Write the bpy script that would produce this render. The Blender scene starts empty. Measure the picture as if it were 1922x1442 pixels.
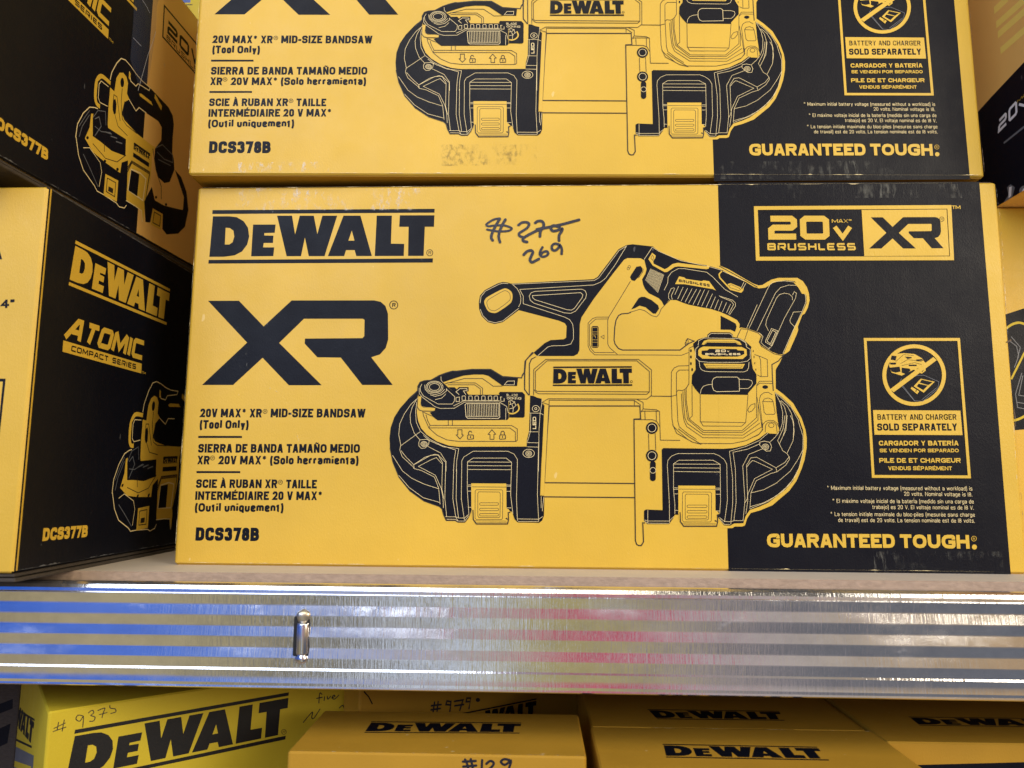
import bpy, math, random
import numpy as np
from mathutils import Vector, Matrix
from mathutils.geometry import tessellate_polygon
random.seed(4)
sc = bpy.context.scene
C = sc.collection
# ------------------------------------------------------------------ camera
FPX = 1382.08
PITCH, ROLL, YAW = .12815, -.007158, .034823
CAM = np.array([.2437, -.49754, .058763])
def rotm(p, r, y):
    cp, sp, cr, sr, cy, sy = math.cos(p), math.sin(p), math.cos(r), math.sin(r), math.cos(y), math.sin(y)
    return (np.array([[cy, -sy, 0], [sy, cy, 0], [0, 0, 1]]) @ np.array([[1, 0, 0], [0, cp, -sp], [0, sp, cp]])
            @ np.array([[cr, 0, sr], [0, 1, 0], [-sr, 0, cr]]))
RC = rotm(PITCH, ROLL, YAW)
cam = bpy.data.objects.new('camera', bpy.data.cameras.new('camera'))
C.objects.link(cam)
cam.matrix_world = Matrix(((RC[0, 0], RC[0, 2], -RC[0, 1], CAM[0]), (RC[1, 0], RC[1, 2], -RC[1, 1], CAM[1]),
                           (RC[2, 0], RC[2, 2], -RC[2, 1], CAM[2]), (0, 0, 0, 1)))
cam.data.sensor_width = 36; cam.data.lens = 36 * FPX / 1922
cam.data.dof.use_dof = True; cam.data.dof.focus_distance = .52; cam.data.dof.aperture_fstop = 10
cam.data.clip_start = .01; cam.data.clip_end = 50
sc.camera = cam
def ray(p):
    return CAM, RC @ np.array([(p[0] - 961) / FPX, 1, -(p[1] - 721) / FPX])
def hit(p, O, N):
    o, d = ray(p); t = np.dot(np.array(O) - o, N) / np.dot(d, N); return o + t * d
# ------------------------------------------------------------------ materials
def mat(name, col, rough=.5, metal=0, spec=.5):
    m = bpy.data.materials.new(name); m.use_nodes = True
    b = m.node_tree.nodes['Principled BSDF']
    b.inputs['Base Color'].default_value = (*col, 1); b.inputs['Roughness'].default_value = rough
    b.inputs['Metallic'].default_value = metal; b.inputs['Specular IOR Level'].default_value = spec
    return m, m.node_tree, b
def N(nt, typ, **kw):
    n = nt.nodes.new(typ)
    for k, v in kw.items():
        if k.startswith('i_'):
            n.inputs[int(k[2:])].default_value = v
        else: setattr(n, k, v)
    return n
def noise(nt, scale, mapping=(1, 1, 1), detail=3, rough=.5):
    tc = N(nt, 'ShaderNodeTexCoord'); mp = N(nt, 'ShaderNodeMapping')
    mp.inputs['Scale'].default_value = mapping
    nt.links.new(tc.outputs['Object'], mp.inputs[0])
    n = N(nt, 'ShaderNodeTexNoise'); n.inputs['Scale'].default_value = scale
    n.inputs['Detail'].default_value = detail; n.inputs['Roughness'].default_value = rough
    nt.links.new(mp.outputs[0], n.inputs['Vector']); return n.outputs['Fac']
def ramp(nt, src, stops):
    r = N(nt, 'ShaderNodeValToRGB'); e = r.color_ramp.elements
    while len(e) < len(stops): e.new(.5)
    for el, (p, c) in zip(e, stops):
        el.position = p; el.color = (c, c, c, 1) if not isinstance(c, tuple) else (*c, 1)
    nt.links.new(src, r.inputs[0]); return r.outputs[0]
def mixc(nt, fac, a, b):
    m = N(nt, 'ShaderNodeMix', data_type='RGBA')
    nt.links.new(fac, m.inputs[0])
    for s, v in ((6, a), (7, b)):
        if isinstance(v, tuple): m.inputs[s].default_value = (*v, 1)
        else: nt.links.new(v, m.inputs[s])
    return m.outputs[2]
def math_(nt, op, a, b=None):
    m = N(nt, 'ShaderNodeMath', operation=op)
    for i, v in enumerate((a, b)):
        if v is None: continue
        if isinstance(v, (int, float)): m.inputs[i].default_value = v
        else: nt.links.new(v, m.inputs[i])
    return m.outputs[0]
def bump(nt, b, hs, dist):
    prev = None
    for h, s in hs:
        n = N(nt, 'ShaderNodeBump'); n.inputs['Strength'].default_value = s; n.inputs['Distance'].default_value = dist
        nt.links.new(h, n.inputs['Height'])
        if prev: nt.links.new(prev, n.inputs['Normal'])
        prev = n.outputs[0]
    nt.links.new(prev, b.inputs['Normal'])
def card(name, col, dark, rough, spec, scuff, scuffcol):
    m, nt, b = mat(name, col, rough, 0, spec)
    big = noise(nt, 9, (1, 1, 1), 4, .55)
    c = mixc(nt, ramp(nt, big, [(.3, 0), (.7, 1)]), tuple(x * dark for x in col), col)
    fine = noise(nt, 420, (1, 1, .8), 3, .7)
    worn = math_(nt, 'MULTIPLY', ramp(nt, fine, [(.66, 0), (.74, 1)]), ramp(nt, noise(nt, 16, (1, 1, 1), 4, .6), [(.56, 0), (.72, 1)]))
    worn = math_(nt, 'MULTIPLY', worn, scuff)
    c = mixc(nt, worn, c, scuffcol)
    # rare dents and rubbed specks
    speck = math_(nt, 'MULTIPLY', ramp(nt, noise(nt, 150, (1, 1, .5), 2, .5), [(.745, 0), (.765, 1)]), scuff * .9)
    c = mixc(nt, speck, c, scuffcol)
    nt.links.new(c, b.inputs['Base Color'])
    r = ramp(nt, noise(nt, 30, (1, 1, 1), 4, .7), [(.3, rough - .07), (.7, rough + .09)]); nt.links.new(r, b.inputs['Roughness'])
    flute = noise(nt, 1, (170, 170, 5), 2, .4)
    grain = noise(nt, 900, (1, 1, .6), 3, .7)
    wave = noise(nt, 22, (1, 1, 1), 3, .5)
    bump(nt, b, [(wave, .5), (flute, .06), (grain, .16)], .0012)
    return m
YEL = card('yellow printed card', (.735, .468, .050), .86, .42, .42, .5, (.85, .68, .33))
BARY = card('pale yellow bar print', (.92, .70, .16), .93, .42, .5, .2, (.8, .7, .4))
YEL2 = card('bright yellow card', (.62, .47, .030), .9, .5, .25, .35, (.7, .6, .35))
YELB = card('shade-darkened yellow card', (.50, .275, .028), .85, .5, .22, .4, (.7, .6, .35))  # yellow card with shade put into its colour: lower shelf, carton undersides
TAN = card('tan print and panel sheen', (.86, .52, .15), .9, .4, .5, .3, (.6, .5, .35))
INK = card('black printing ink', (.0046, .0056, .0115), .75, .42, .15, .34, (.22, .22, .23))  # besides wear, bluish base and pale scuffs stand in for cool mottled shine
LINE = card('fine pale print line', (.86, .70, .36), .95, .46, .5, .3, (.7, .6, .35))
INK2 = card('matt black ink', (.010, .010, .011), .75, .5, .35, .08, (.2, .2, .2))
INKT = card('thin black ink line', (.022, .016, .012), .8, .5, .4, .12, (.3, .25, .15))
PEN = card('marker ink', (.008, .008, .022), .8, .4, .5, .1, (.2, .2, .3))
WHT = card('white print and glints', (.72, .73, .78), .9, .4, .5, .2, (.5, .5, .5))
GREY = card('grey print', (.14, .15, .17), .8, .45, .5, .2, (.3, .3, .3))
BLU = card('blue print', (.06, .10, .34), .9, .45, .5, .1, (.3, .3, .4))
def plain(name, col, rough, n1, amp, bmp=.3, mapping=(1, 1, 1), spec=.3):
    m, nt, b = mat(name, col, rough, 0, spec)
    f = noise(nt, n1, mapping, 5, .65)
    nt.links.new(mixc(nt, ramp(nt, f, [(.3, 0), (.7, 1)]), tuple(x * amp for x in col), col), b.inputs['Base Color'])
    bump(nt, b, [(f, bmp)], .0008); return m
KRAFT = plain('raw cardboard edge', (.20, .135, .085), .85, 300, .7, .4, (1, 1, 3))
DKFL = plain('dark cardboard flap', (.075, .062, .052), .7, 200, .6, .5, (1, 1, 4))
BOARDM = plain('particle board edge', (.42, .31, .235), .9, 420, .72, .8, (.5, 1, 1))
BOARDT = plain('pale board face', (.62, .55, .47), .6, 60, .92, .1)
DARK = plain('dark shelf back', (.035, .026, .02), .9, 20, .7)
# scuffed smudge ink
def smudge():
    m, nt, b = mat('smudge', (.05, .045, .05), .6)
    tr = N(nt, 'ShaderNodeBsdfTransparent'); mx = N(nt, 'ShaderNodeMixShader')
    f = math_(nt, 'MULTIPLY', ramp(nt, noise(nt, 330, (1, 1, .7), 4, .7), [(.46, 0), (.68, .42)]), ramp(nt, noise(nt, 45, (1, 1, 1), 3, .6), [(.42, 0), (.58, 1)]))
    nt.links.new(f, mx.inputs[0]); nt.links.new(tr.outputs[0], mx.inputs[1]); nt.links.new(b.outputs[0], mx.inputs[2])
    nt.links.new(mx.outputs[0], nt.nodes['Material Output'].inputs[0]); return m
SMUDGE = smudge()
def rub(name, col, lo, hi, zs, amt):
    m, nt, b = mat(name, col, .45)
    tr = N(nt, 'ShaderNodeBsdfTransparent'); mx = N(nt, 'ShaderNodeMixShader')
    f = math_(nt, 'MULTIPLY', ramp(nt, noise(nt, 1, (230, 230, zs), 4, .7), [(lo, 0), (hi, amt)]), ramp(nt, noise(nt, 40, (1, 1, 1.5), 3, .6), [(.42, 0), (.62, 1)]))
    nt.links.new(f, mx.inputs[0]); nt.links.new(tr.outputs[0], mx.inputs[1]); nt.links.new(b.outputs[0], mx.inputs[2])
    nt.links.new(mx.outputs[0], nt.nodes['Material Output'].inputs[0]); return m
RUBW = rub('pale rub marks', (.85, .82, .72), .5, .68, 120, .7)
RUBG = rub('grey rub marks', (.20, .20, .17), .5, .72, 60, .6)
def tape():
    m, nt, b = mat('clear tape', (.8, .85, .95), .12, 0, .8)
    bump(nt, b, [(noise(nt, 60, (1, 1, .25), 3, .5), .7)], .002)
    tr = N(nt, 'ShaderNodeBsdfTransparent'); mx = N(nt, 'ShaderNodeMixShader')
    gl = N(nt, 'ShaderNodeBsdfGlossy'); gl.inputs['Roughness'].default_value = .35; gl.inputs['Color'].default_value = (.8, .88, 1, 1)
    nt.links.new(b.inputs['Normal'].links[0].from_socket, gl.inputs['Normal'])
    mx.inputs[0].default_value = .16; df = N(nt, 'ShaderNodeBsdfDiffuse'); df.inputs[0].default_value = (.10, .17, .42, 1); m2 = N(nt, 'ShaderNodeMixShader'); m2.inputs[0].default_value = .3  # blue diffuse share stands in for a cool reflection on the tape
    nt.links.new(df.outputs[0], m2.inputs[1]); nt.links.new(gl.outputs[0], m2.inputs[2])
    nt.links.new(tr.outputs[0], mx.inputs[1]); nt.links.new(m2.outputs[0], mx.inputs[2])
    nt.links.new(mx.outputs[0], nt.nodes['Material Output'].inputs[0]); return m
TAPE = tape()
def steel():
    m, nt, b = mat('galvanised steel', (.80, .80, .82), .2, 1)
    chat = noise(nt, 1, (650, 60, 45), 3, .6)        # vertical roll-forming chatter
    fine = noise(nt, 1, (2200, 300, 260), 2, .6)
    where = ramp(nt, noise(nt, 7, (1, 1, 3), 3, .5), [(.35, .25), (.6, 1)])
    tcx = N(nt, 'ShaderNodeTexCoord'); sx = N(nt, 'ShaderNodeSeparateXYZ'); nt.links.new(tcx.outputs['Object'], sx.inputs[0])
    where = math_(nt, 'MULTIPLY', where, ramp(nt, sx.outputs[0], [(.0, .25), (.06, 1)]))
    h = math_(nt, 'MULTIPLY', chat, where)
    wave = noise(nt, 1, (9, 20, 60), 2, .5)
    bump(nt, b, [(wave, .25), (h, .25), (fine, .05)], .0006)
    haze = ramp(nt, noise(nt, 14, (1, 1, 2), 5, .65), [(.5, .08), (.72, .30)])
    nt.links.new(haze, b.inputs['Roughness'])
    c = mixc(nt, ramp(nt, noise(nt, 35, (1, 1, 1.5), 5, .7), [(.4, 0), (.75, 1)]), (.82, .82, .84), (.66, .66, .69))
    gr = math_(nt, 'MULTIPLY', ramp(nt, noise(nt, 11, (1, 1, 1.8), 6, .75), [(.60, 0), (.74, 1)]), ramp(nt, noise(nt, 400, (1, 1, 1), 3, .6), [(.4, .3), (.65, 1)]))
    c = mixc(nt, gr, c, (.62, .63, .68))
    nt.links.new(math_(nt, 'MULTIPLY', math_(nt, 'SUBTRACT', 1, math_(nt, 'MULTIPLY', gr, .55)), .93), b.inputs['Metallic'])
    nt.links.new(c, b.inputs['Base Color']); return m
STEEL = steel()
PIN = mat('bright zinc', (.72, .72, .76), .22, 1)[0]
WARMZN = mat('warm-tinted zinc', (.66, .60, .48), .38, 1)[0]  # warm tint painted in for a copper-coloured reflection
HOLE = mat('slot shade black', (.01, .01, .012), .7)[0]
# ------------------------------------------------------------------ objects
def newobj(name, verts, faces, mats, parent=None, fm=None, loc=None, smooth=False):
    me = bpy.data.meshes.new(name); me.from_pydata([tuple(v) for v in verts], [], faces); me.update()
    for m in mats: me.materials.append(m)
    if fm is not None:
        for p, i in zip(me.polygons, fm): p.material_index = i
    if smooth:
        for p in me.polygons: p.use_smooth = True
    o = bpy.data.objects.new(name, me); C.objects.link(o)
    if parent: o.parent = parent
    if loc: o.location = loc
    return o
def thing(name, label, cat, group=None, mw=None):
    o = bpy.data.objects.new(name, None); C.objects.link(o); o.empty_display_size = .02
    o['label'] = label; o['category'] = cat
    if group: o['group'] = group
    if mw is not None: o.matrix_world = mw
    return o
def rbox(x0, x1, y0, y1, z0, z1, r=.002, seg=3):
    """box with rounded vertical edges and small top/bottom chamfer"""
    ring = []
    for cx, cy, a0 in ((x1 - r, y0 + r, -90), (x1 - r, y1 - r, 0), (x0 + r, y1 - r, 90), (x0 + r, y0 + r, 180)):
        for k in range(seg + 1):
            a = math.radians(a0 + 90 * k / seg); ring.append((cx, cy, r * math.cos(a), r * math.sin(a)))
    V, F = [], []; n = len(ring); c = min(r * .5, .001)
    for z, s in ((z0, 1 - c / r), (z0 + c, 1), (z1 - c, 1), (z1, 1 - c / r)):
        for cx, cy, dx, dy in ring: V.append((cx + dx * s, cy + dy * s, z))
    for l in range(3):
        for i in range(n): F.append((l * n + i, l * n + (i + 1) % n, (l + 1) * n + (i + 1) % n, (l + 1) * n + i))
    F.append(tuple(range(n))[::-1]); F.append(tuple(range(3 * n, 4 * n)))
    return V, F
def join(*parts):
    V, F, M = [], [], []
    for v, f, m in parts:
        k = len(V); V += v; F += [tuple(i + k for i in q) for q in f]; M += [m] * len(f)
    return V, F, M
# ------------------------------------------------------------------ 2D artwork on a face
class Face:
    """flat printed face: world origin O, unit axes U, V, outward N; art is stored in (u, v)"""
    def __init__(s, root_m, O, U, V):
        s.m = root_m; s.O, s.U, s.V = Vector(O), Vector(U), Vector(V); s.N = s.U.cross(s.V)
        R3 = root_m.to_3x3()
        s.wO = np.array(root_m @ s.O); s.wU = np.array(R3 @ s.U); s.wV = np.array(R3 @ s.V); s.wN = np.array(R3 @ s.N)
    def px(s, p):
        h = hit(p, s.wO, s.wN) - s.wO; return (float(h @ s.wU), float(h @ s.wV))
    def scale(s, p):
        a, b = s.px(p), s.px((p[0] + 1, p[1])); return math.dist(a, b)
class Art:
    def __init__(s, face, base=.00004):
        s.f = face; s.n = 0; s.base = base; s.g = {}; s.cur = 'print'; s.clip = None
    def part(s, name):
        k = name
        while k in s.g: k += ' '
        s.cur = k
    def add(s, col, pts, tris, sub=None):
        V, F, M, mats = s.g.setdefault(s.cur, ([], [], [], []))
        if col not in mats: mats.append(col)
        s.n += sub is None; off = s.base + (s.n + (sub or 0)) * 5e-7; k = len(V); f = s.f
        for u, v in pts:
            if s.clip:
                u = min(max(u, s.clip[0]), s.clip[1]); v = min(max(v, s.clip[2]), s.clip[3])
            V.append(f.O + f.U * u + f.V * v + f.N * off)
        for t in tris:
            a, b, c = (pts[i] for i in t)
            ar = (b[0] - a[0]) * (c[1] - a[1]) - (b[1] - a[1]) * (c[0] - a[0])
            if abs(ar) < 1e-12: continue
            F.append(tuple(i + k for i in (t if ar > 0 else t[::-1]))); M.append(mats.index(col))
    def polyuv(s, col, pts, holes=()):
        loops = [[Vector((x * 100, y * 100, 0)) for x, y in L] for L in (pts, *holes)]
        allp = list(pts)
        for h in holes: allp += list(h)
        s.add(col, allp, tessellate_polygon(loops))
    def F(s, col, pts, holes=(), sm=False):
        if sm: pts = smooth(pts, True)
        s.polyuv(col, [s.f.px(p) for p in pts], [[s.f.px(p) for p in h] for h in holes])
    def strokeuv(s, col, w, P, closed=False, cap=False):
        r = ribbon(P, w, closed)
        if not r: return
        s.add(col, *r)
        if cap:
            for p in (P[0], P[-1]): s.disc(col, p, w / 2)
    def disc(s, col, c, r, ry=None, n=14):
        ry = ry or r
        s.polyuv(col, [(c[0] + r * math.cos(2 * math.pi * k / n), c[1] + ry * math.sin(2 * math.pi * k / n)) for k in range(n)])
    def S(s, col, w, pts, closed=False, sm=False, cap=False):
        if sm: pts = smooth(pts, closed)
        m = (sum(p[0] for p in pts) / len(pts), sum(p[1] for p in pts) / len(pts))
        s.strokeuv(col, w * s.f.scale(m), [s.f.px(p) for p in pts], closed, cap)
    def E(s, c, r, ry=None, n=22):
        ry = ry or r; return [(c[0] + r * math.cos(2 * math.pi * k / n), c[1] + ry * math.sin(2 * math.pi * k / n)) for k in range(n)]
    def T(s, col, txt, a, b, cap, bold=.03, rot=0):
        """text whose ink runs from pixel a to pixel b on the baseline, cap height in pixels"""
        A, B = s.f.px(a), s.f.px(b)
        dirn = (b[0] - a[0], b[1] - a[1]); l = math.hypot(*dirn)
        up = s.f.px((a[0] + dirn[1] / l * cap, a[1] - dirn[0] / l * cap)) if rot else s.f.px((a[0], a[1] - cap))
        s.Tuv(col, txt, A, B, math.dist(A, up), bold)
    def Tuv(s, col, txt, A, B, h, bold=.03):
        w = .125 + 2.75 * bold; gap = .135 - 1.15 * bold; W = math.dist(A, B) / h
        ux, uy = (B[0] - A[0]) / W / h, (B[1] - A[1]) / W / h
        ex = [0 if c in "Iil1.'" else GW.get(c, .56 if c.islower() else .70) - (.2 if c != ' ' else 0) for c in txt]
        k = max((W - gap * (len(txt) - 1) - sum(w for c in txt if c != ' ')) / max(sum(ex), .01), .2); x = 0
        for c, e in zip(txt, ex):
            cw = (w if c != ' ' else 0) + k * e
            for si, (pts, T) in enumerate(glyph(c, cw, w)):
                s.add(col, [(A[0] + ux * (x + a) * h - uy * b * h, A[1] + uy * (x + a) * h + ux * b * h) for a, b in pts], T, si)
            x += cw + gap
        s.n += 5
    def logo(s, col, shapes, q):
        """unit-square shapes placed in the pixel quad q = TL, TR, BR, BL"""
        P = [s.f.px(p) for p in q]
        def m(u, v):
            return tuple((P[0][i] * (1 - u) + P[1][i] * u) * (1 - v) + (P[3][i] * (1 - u) + P[2][i] * u) * v for i in (0, 1))
        for sh, holes in shapes: s.polyuv(col, [m(*p) for p in sh], [[m(*p) for p in h] for h in holes])
    def square(s, col, txt, q, w=.16, gap=.22, widths=None, slant=0):
        """squared stroke lettering in pixel quad q; w = stroke width relative to height"""
        P = [s.f.px(p) for p in q]
        def m(u, v):
            return tuple((P[3][i] * (1 - u) + P[2][i] * u) * (1 - v) + (P[0][i] * (1 - u) + P[1][i] * u) * v for i in (0, 1))
        H = math.dist(P[0], P[3]); tot = sum(SQW.get(c, 1) for c in txt) + gap * (len(txt) - 1); x = 0
        for c in txt:
            cw = SQW.get(c, 1)
            for pl in SQ.get(c, []):
                hw = w / 2; ww = w * H / math.dist(P[0], P[1]) * tot / 2
                pts = []
                for a, b in pl:
                    uu = x + ww + a * (cw - 2 * ww); vv = hw + b * (1 - 2 * hw)
                    pts.append(m(uu / tot + slant * vv, vv))
                s.strokeuv(col, w * H, pts, math.dist(pts[0], pts[-1]) < 1e-7)
            x += cw + gap
    def wear(s, col, A, B, w, dens=.5, seed=1):
        rd = random.Random(seed); L = math.dist(A, B); ux, uy = (B[0] - A[0]) / L, (B[1] - A[1]) / L; t = 0; sg = 1 if w > 0 else -1; up = []
        while t < L:
            l = rd.uniform(.002, .02); on = rd.random() < dens; k = rd.uniform(.25, 1) * w; n = max(2, int(l / .0011)) if on else 2
            for i in range(n):
                e = min(t + l * i / n, L); h = (k * rd.uniform(.15, 1) * math.sin(math.pi * (i + .3) / n) if on else 0) + 3e-5 * sg
                up.append((A[0] + ux * e - uy * h, A[1] + uy * e + ux * h))
            t += l
        up.append(B); s.polyuv(col, [A] + up)
    def build(s, parent, names=None):
        out = []
        for nm, (V, F, M, mats) in s.g.items():
            out.append(newobj(nm.strip(), V, F, mats, parent, M))
        return out
def smooth(P, closed=False, k=4):
    n = len(P); out = []
    for i in range(n if closed else n - 1):
        p0 = P[i - 1] if (i or closed) else P[0]; p1 = P[i]; p2 = P[(i + 1) % n]; p3 = P[(i + 2) % n] if (closed or i + 2 < n) else P[-1]
        for j in range(k):
            t = j / k
            out.append(tuple(.5 * (2 * p1[c] + (p2[c] - p0[c]) * t + (2 * p0[c] - 5 * p1[c] + 4 * p2[c] - p3[c]) * t * t + (3 * p1[c] - p0[c] - 3 * p2[c] + p3[c]) * t ** 3) for c in (0, 1)))
    if not closed: out.append(P[-1])
    return out
def ribbon(P, w, closed=False):
    Q = [P[0]]
    for p in P[1:]:
        if math.dist(p, Q[-1]) > 1e-6: Q.append(p)
    if closed and math.dist(Q[0], Q[-1]) < 1e-6: Q.pop()
    n = len(Q)
    if n < 2: return None
    L, R_ = [], []
    def d(p, q):
        l = math.dist(p, q); return ((q[0] - p[0]) / l, (q[1] - p[1]) / l)
    for i in range(n):
        a = Q[i - 1] if (i or closed) else None; b = Q[(i + 1) % n] if (i < n - 1 or closed) else None
        d1 = d(a, Q[i]) if a else d(Q[i], b); d2 = d(Q[i], b) if b else d1
        nx, ny = -(d1[1] + d2[1]), d1[0] + d2[0]; l = math.hypot(nx, ny) or 1; nx /= l; ny /= l
        c = max(nx * -d1[1] + ny * d1[0], .5); h = w / 2 / c
        L.append((Q[i][0] + nx * h, Q[i][1] + ny * h)); R_.append((Q[i][0] - nx * h, Q[i][1] - ny * h))
    T = []
    for i in range(n if closed else n - 1):
        j = (i + 1) % n; T += [(i, j, n + j), (i, n + j, n + i)]
    return L + R_, T
# own heavy grotesque lettering: centre lines in a unit cell; 'o' closed, 'f' rounded corners
GL = {
 'A': ['|0,-1|.44,2', '|.56,2|1,-1', '|.2,.25|.8,.25'], 'B': ['|0,-1|0,2', 'f|0,1|.92,1|.92,.53|0,.53', 'f|0,.53|1,.53|1,0|0,0'], 'C': ['f|1,.66|1,1|0,1|0,0|1,0|1,.34'],
 'D': ['|0,-1|0,2', 'f|0,1|1,1|1,0|0,0'], 'E': ['|0,-1|0,2', '|0,1|2,1', '|0,.52|.9,.52', '|0,0|2,0'], 'F': ['|0,-1|0,2', '|0,1|2,1', '|0,.5|.85,.5'],
 'G': ['f|1,.7|1,1|0,1|0,0|1,0|1,.46', '|2,.46|.5,.46'], 'H': ['|0,-1|0,2', '|1,-1|1,2', '|0,.52|1,.52'], 'I': ['|.5,-1|.5,2'], 'J': ['f|1,2|1,0|0,0|0,.3'],
 'K': ['|0,-1|0,2', '|0,.35|1,2', '|.35,.6|1,-1'], 'L': ['|0,-1|0,2', '|0,0|2,0'], 'M': ['|0,-1|0,2', '|1,-1|1,2', '|.04,2|.5,.08', '|.5,.08|.96,2'],
 'N': ['|0,-1|0,2', '|1,-1|1,2', '|0,2|1,-1'], 'O': ['fo|0,0|1,0|1,1|0,1'], 'P': ['|0,-1|0,2', 'f|0,1|1,1|1,.44|0,.44'], 'Q': ['fo|0,0|1,0|1,1|0,1', '|.6,.3|1,-.1'],
 'R': ['|0,-1|0,2', 'f|0,1|1,1|1,.5|0,.5', '|.55,.5|1,-1'], 'S': ['f|1,.7|1,1|0,1|0,.53|1,.53|1,0|0,0|0,.3'], 'T': ['|.5,-1|.5,2', '|-1,1|2,1'],
 'U': ['f|0,2|0,0|1,0|1,2'], 'V': ['|0,2|.46,-1', '|.54,-1|1,2'], 'W': ['|0,2|.26,-1', '|.26,-1|.5,2', '|.5,2|.74,-1', '|.74,-1|1,2'], 'X': ['|0,2|1,-1', '|0,-1|1,2'],
 'Y': ['|0,2|.5,.42', '|.5,.42|1,2', '|.5,.5|.5,-1'], 'Z': ['|-1,1|1,1|0,0|2,0'], '0': ['fo|0,0|1,0|1,1|0,1'], '1': ['|.5,-1|.5,2', '|.5,.95|-.6,.75'],
 '2': ['|0,.7|.05,.9|.25,1|.75,1|.97,.88|1,.68|.85,.48|0,0|2,0'], '3': ['f|0,.72|0,1|.95,1|.95,.54|.35,.54', 'f|.35,.54|1,.54|1,0|0,0|0,.28'], '4': ['|.72,-1|.72,2', '|.68,1|0,.3|2,.3'],
 '5': ['|.95,1|.12,1|.05,.52', 'f|.03,.6|1,.6|1,0|0,0|0,.27'], '6': ['fo|0,0|1,0|1,.58|0,.58', 'f|0,.3|0,1|1,1|1,.78'], '7': ['|-1,1|1,1|.38,-1'], '8': ['fo|.06,.54|.94,.54|.94,1|.06,1', 'fo|0,0|1,0|1,.54|0,.54'],
 '9': ['fo|0,.42|1,.42|1,1|0,1', 'f|0,.22|0,0|1,0|1,.7'],
 'a': ['f|0,.55|0,.70|1,.70|1,0', 'fo|0,0|1,0|1,.38|0,.38'], 'b': ['|0,0|0,2', 'fo|0,0|1,0|1,.70|0,.70'], 'c': ['f|1,.48|1,.70|0,.70|0,0|1,0|1,.22'], 'd': ['|1,0|1,2', 'fo|0,0|1,0|1,.70|0,.70'],
 'e': ['|0,.36|1,.36', 'f|1,.36|1,.70|0,.70|0,0|1,0|1,.16'], 'f': ['f|.35,0|.35,1|1,1', '|-1,.70|.95,.70'], 'g': ['fo|0,0|1,0|1,.70|0,.70', 'f|1,.70|1,-.28|0,-.28'], 'h': ['|0,0|0,2', 'f|0,.70|1,.70|1,0'],
 'i': ['|.5,0|.5,.72', '|.5,.92|.5,1.1'], 'j': ['f|.8,.72|.8,-.28|0,-.28', '|.8,.92|.8,1.1'], 'k': ['|0,0|0,2', '|0,.3|.95,.74', '|.3,.42|1,0'], 'l': ['|.5,0|.5,2'], 'm': ['|0,0|0,.74', 'f|0,.70|.5,.70|.5,0', 'f|.5,.70|1,.70|1,0'],
 'n': ['|0,0|0,.74', 'f|0,.70|1,.70|1,0'], 'o': ['fo|0,0|1,0|1,.70|0,.70'], 'p': ['|0,-.3|0,.74', 'fo|0,0|1,0|1,.70|0,.70'], 'q': ['|1,-.3|1,.74', 'fo|0,0|1,0|1,.70|0,.70'], 'r': ['|0,0|0,.74', '|0,.66|1.2,.70'],
 's': ['f|1,.54|1,.70|0,.70|0,.37|1,.37|1,0|0,0|0,.17'], 't': ['f|.4,.95|.4,0|1,0', '|-1,.70|1,.70'], 'u': ['f|0,.74|0,0|1,0|1,.74'], 'v': ['|0,.74|.48,0', '|.52,0|1,.74'], 'w': ['|0,.74|.26,0', '|.26,0|.5,.74', '|.5,.74|.74,0', '|.74,0|1,.74'],
 'x': ['|0,.74|1,0', '|0,0|1,.74'], 'y': ['|0,.74|.52,0', '|1,.74|.35,-.3'], 'z': ['|0,.7|1,.7|0,0|1,0'], '(': ['|1.3,1.15|.5,.92|0,.6|0,.2|.5,-.12|1.3,-.35'], ')': ['|-.3,1.15|.5,.92|1,.6|1,.2|.5,-.12|-.3,-.35'],
 '*': ['|.5,.58|.5,1.16', '|-.1,.72|1.1,1.02', '|1.1,.72|-.1,1.02'], '-': ['|-1,.4|2,.4'], '.': ['|.5,-.12|.5,.06'], '"': ['|.1,.7|.1,2', '|.9,.7|.9,2'], "'": ['|.5,.7|.5,2'], '/': ['|0,-1|1,2']}
for _c, _b, _acc in (('Ñ', 'N', '|.1,1.22|.35,1.32|.65,1.22|.9,1.32'), ('À', 'A', '|.2,1.42|.6,1.2'), ('É', 'E', '|.4,1.2|.8,1.42'), ('Í', 'I', '|.2,1.2|1.2,1.42'), ('á', 'a', '|.4,.95|.8,1.15'), ('é', 'e', '|.4,.95|.8,1.15'), ('í', 'l', '|.2,1.2|1.2,1.4')):
    GL[_c] = GL[_b] + [_acc]
GW = {'M': .90, 'W': 1.02, 'O': .76, 'G': .76, 'N': .74, 'E': .62, 'F': .6, 'L': .58, 'T': .64, 'Í': .3, 'm': .86, 'w': .82, 't': .40, 'f': .40, 'r': .42, 'j': .3, ' ': .26, '(': .28, ')': .28, '*': .52, '-': .34, '"': .36, '/': .4, 'í': .25, 'Q': .78, 'Z': .64}
for _d in '023456789': GW[_d] = .6
def fillet(P, r, closed):
    out = []; n = len(P)
    for i, p in enumerate(P):
        if not closed and i in (0, n - 1): out.append(p); continue
        a, b = P[i - 1], P[(i + 1) % n]; la, lb = math.dist(a, p), math.dist(b, p); rr_ = min(r, la * .5, lb * .5)
        A = (p[0] + (a[0] - p[0]) * rr_ / la, p[1] + (a[1] - p[1]) * rr_ / la); B = (p[0] + (b[0] - p[0]) * rr_ / lb, p[1] + (b[1] - p[1]) * rr_ / lb)
        for k in range(4):
            t = k / 3; out.append(tuple((1 - t) ** 2 * A[c] + 2 * t * (1 - t) * p[c] + t * t * B[c] for c in (0, 1)))
    return out
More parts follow.
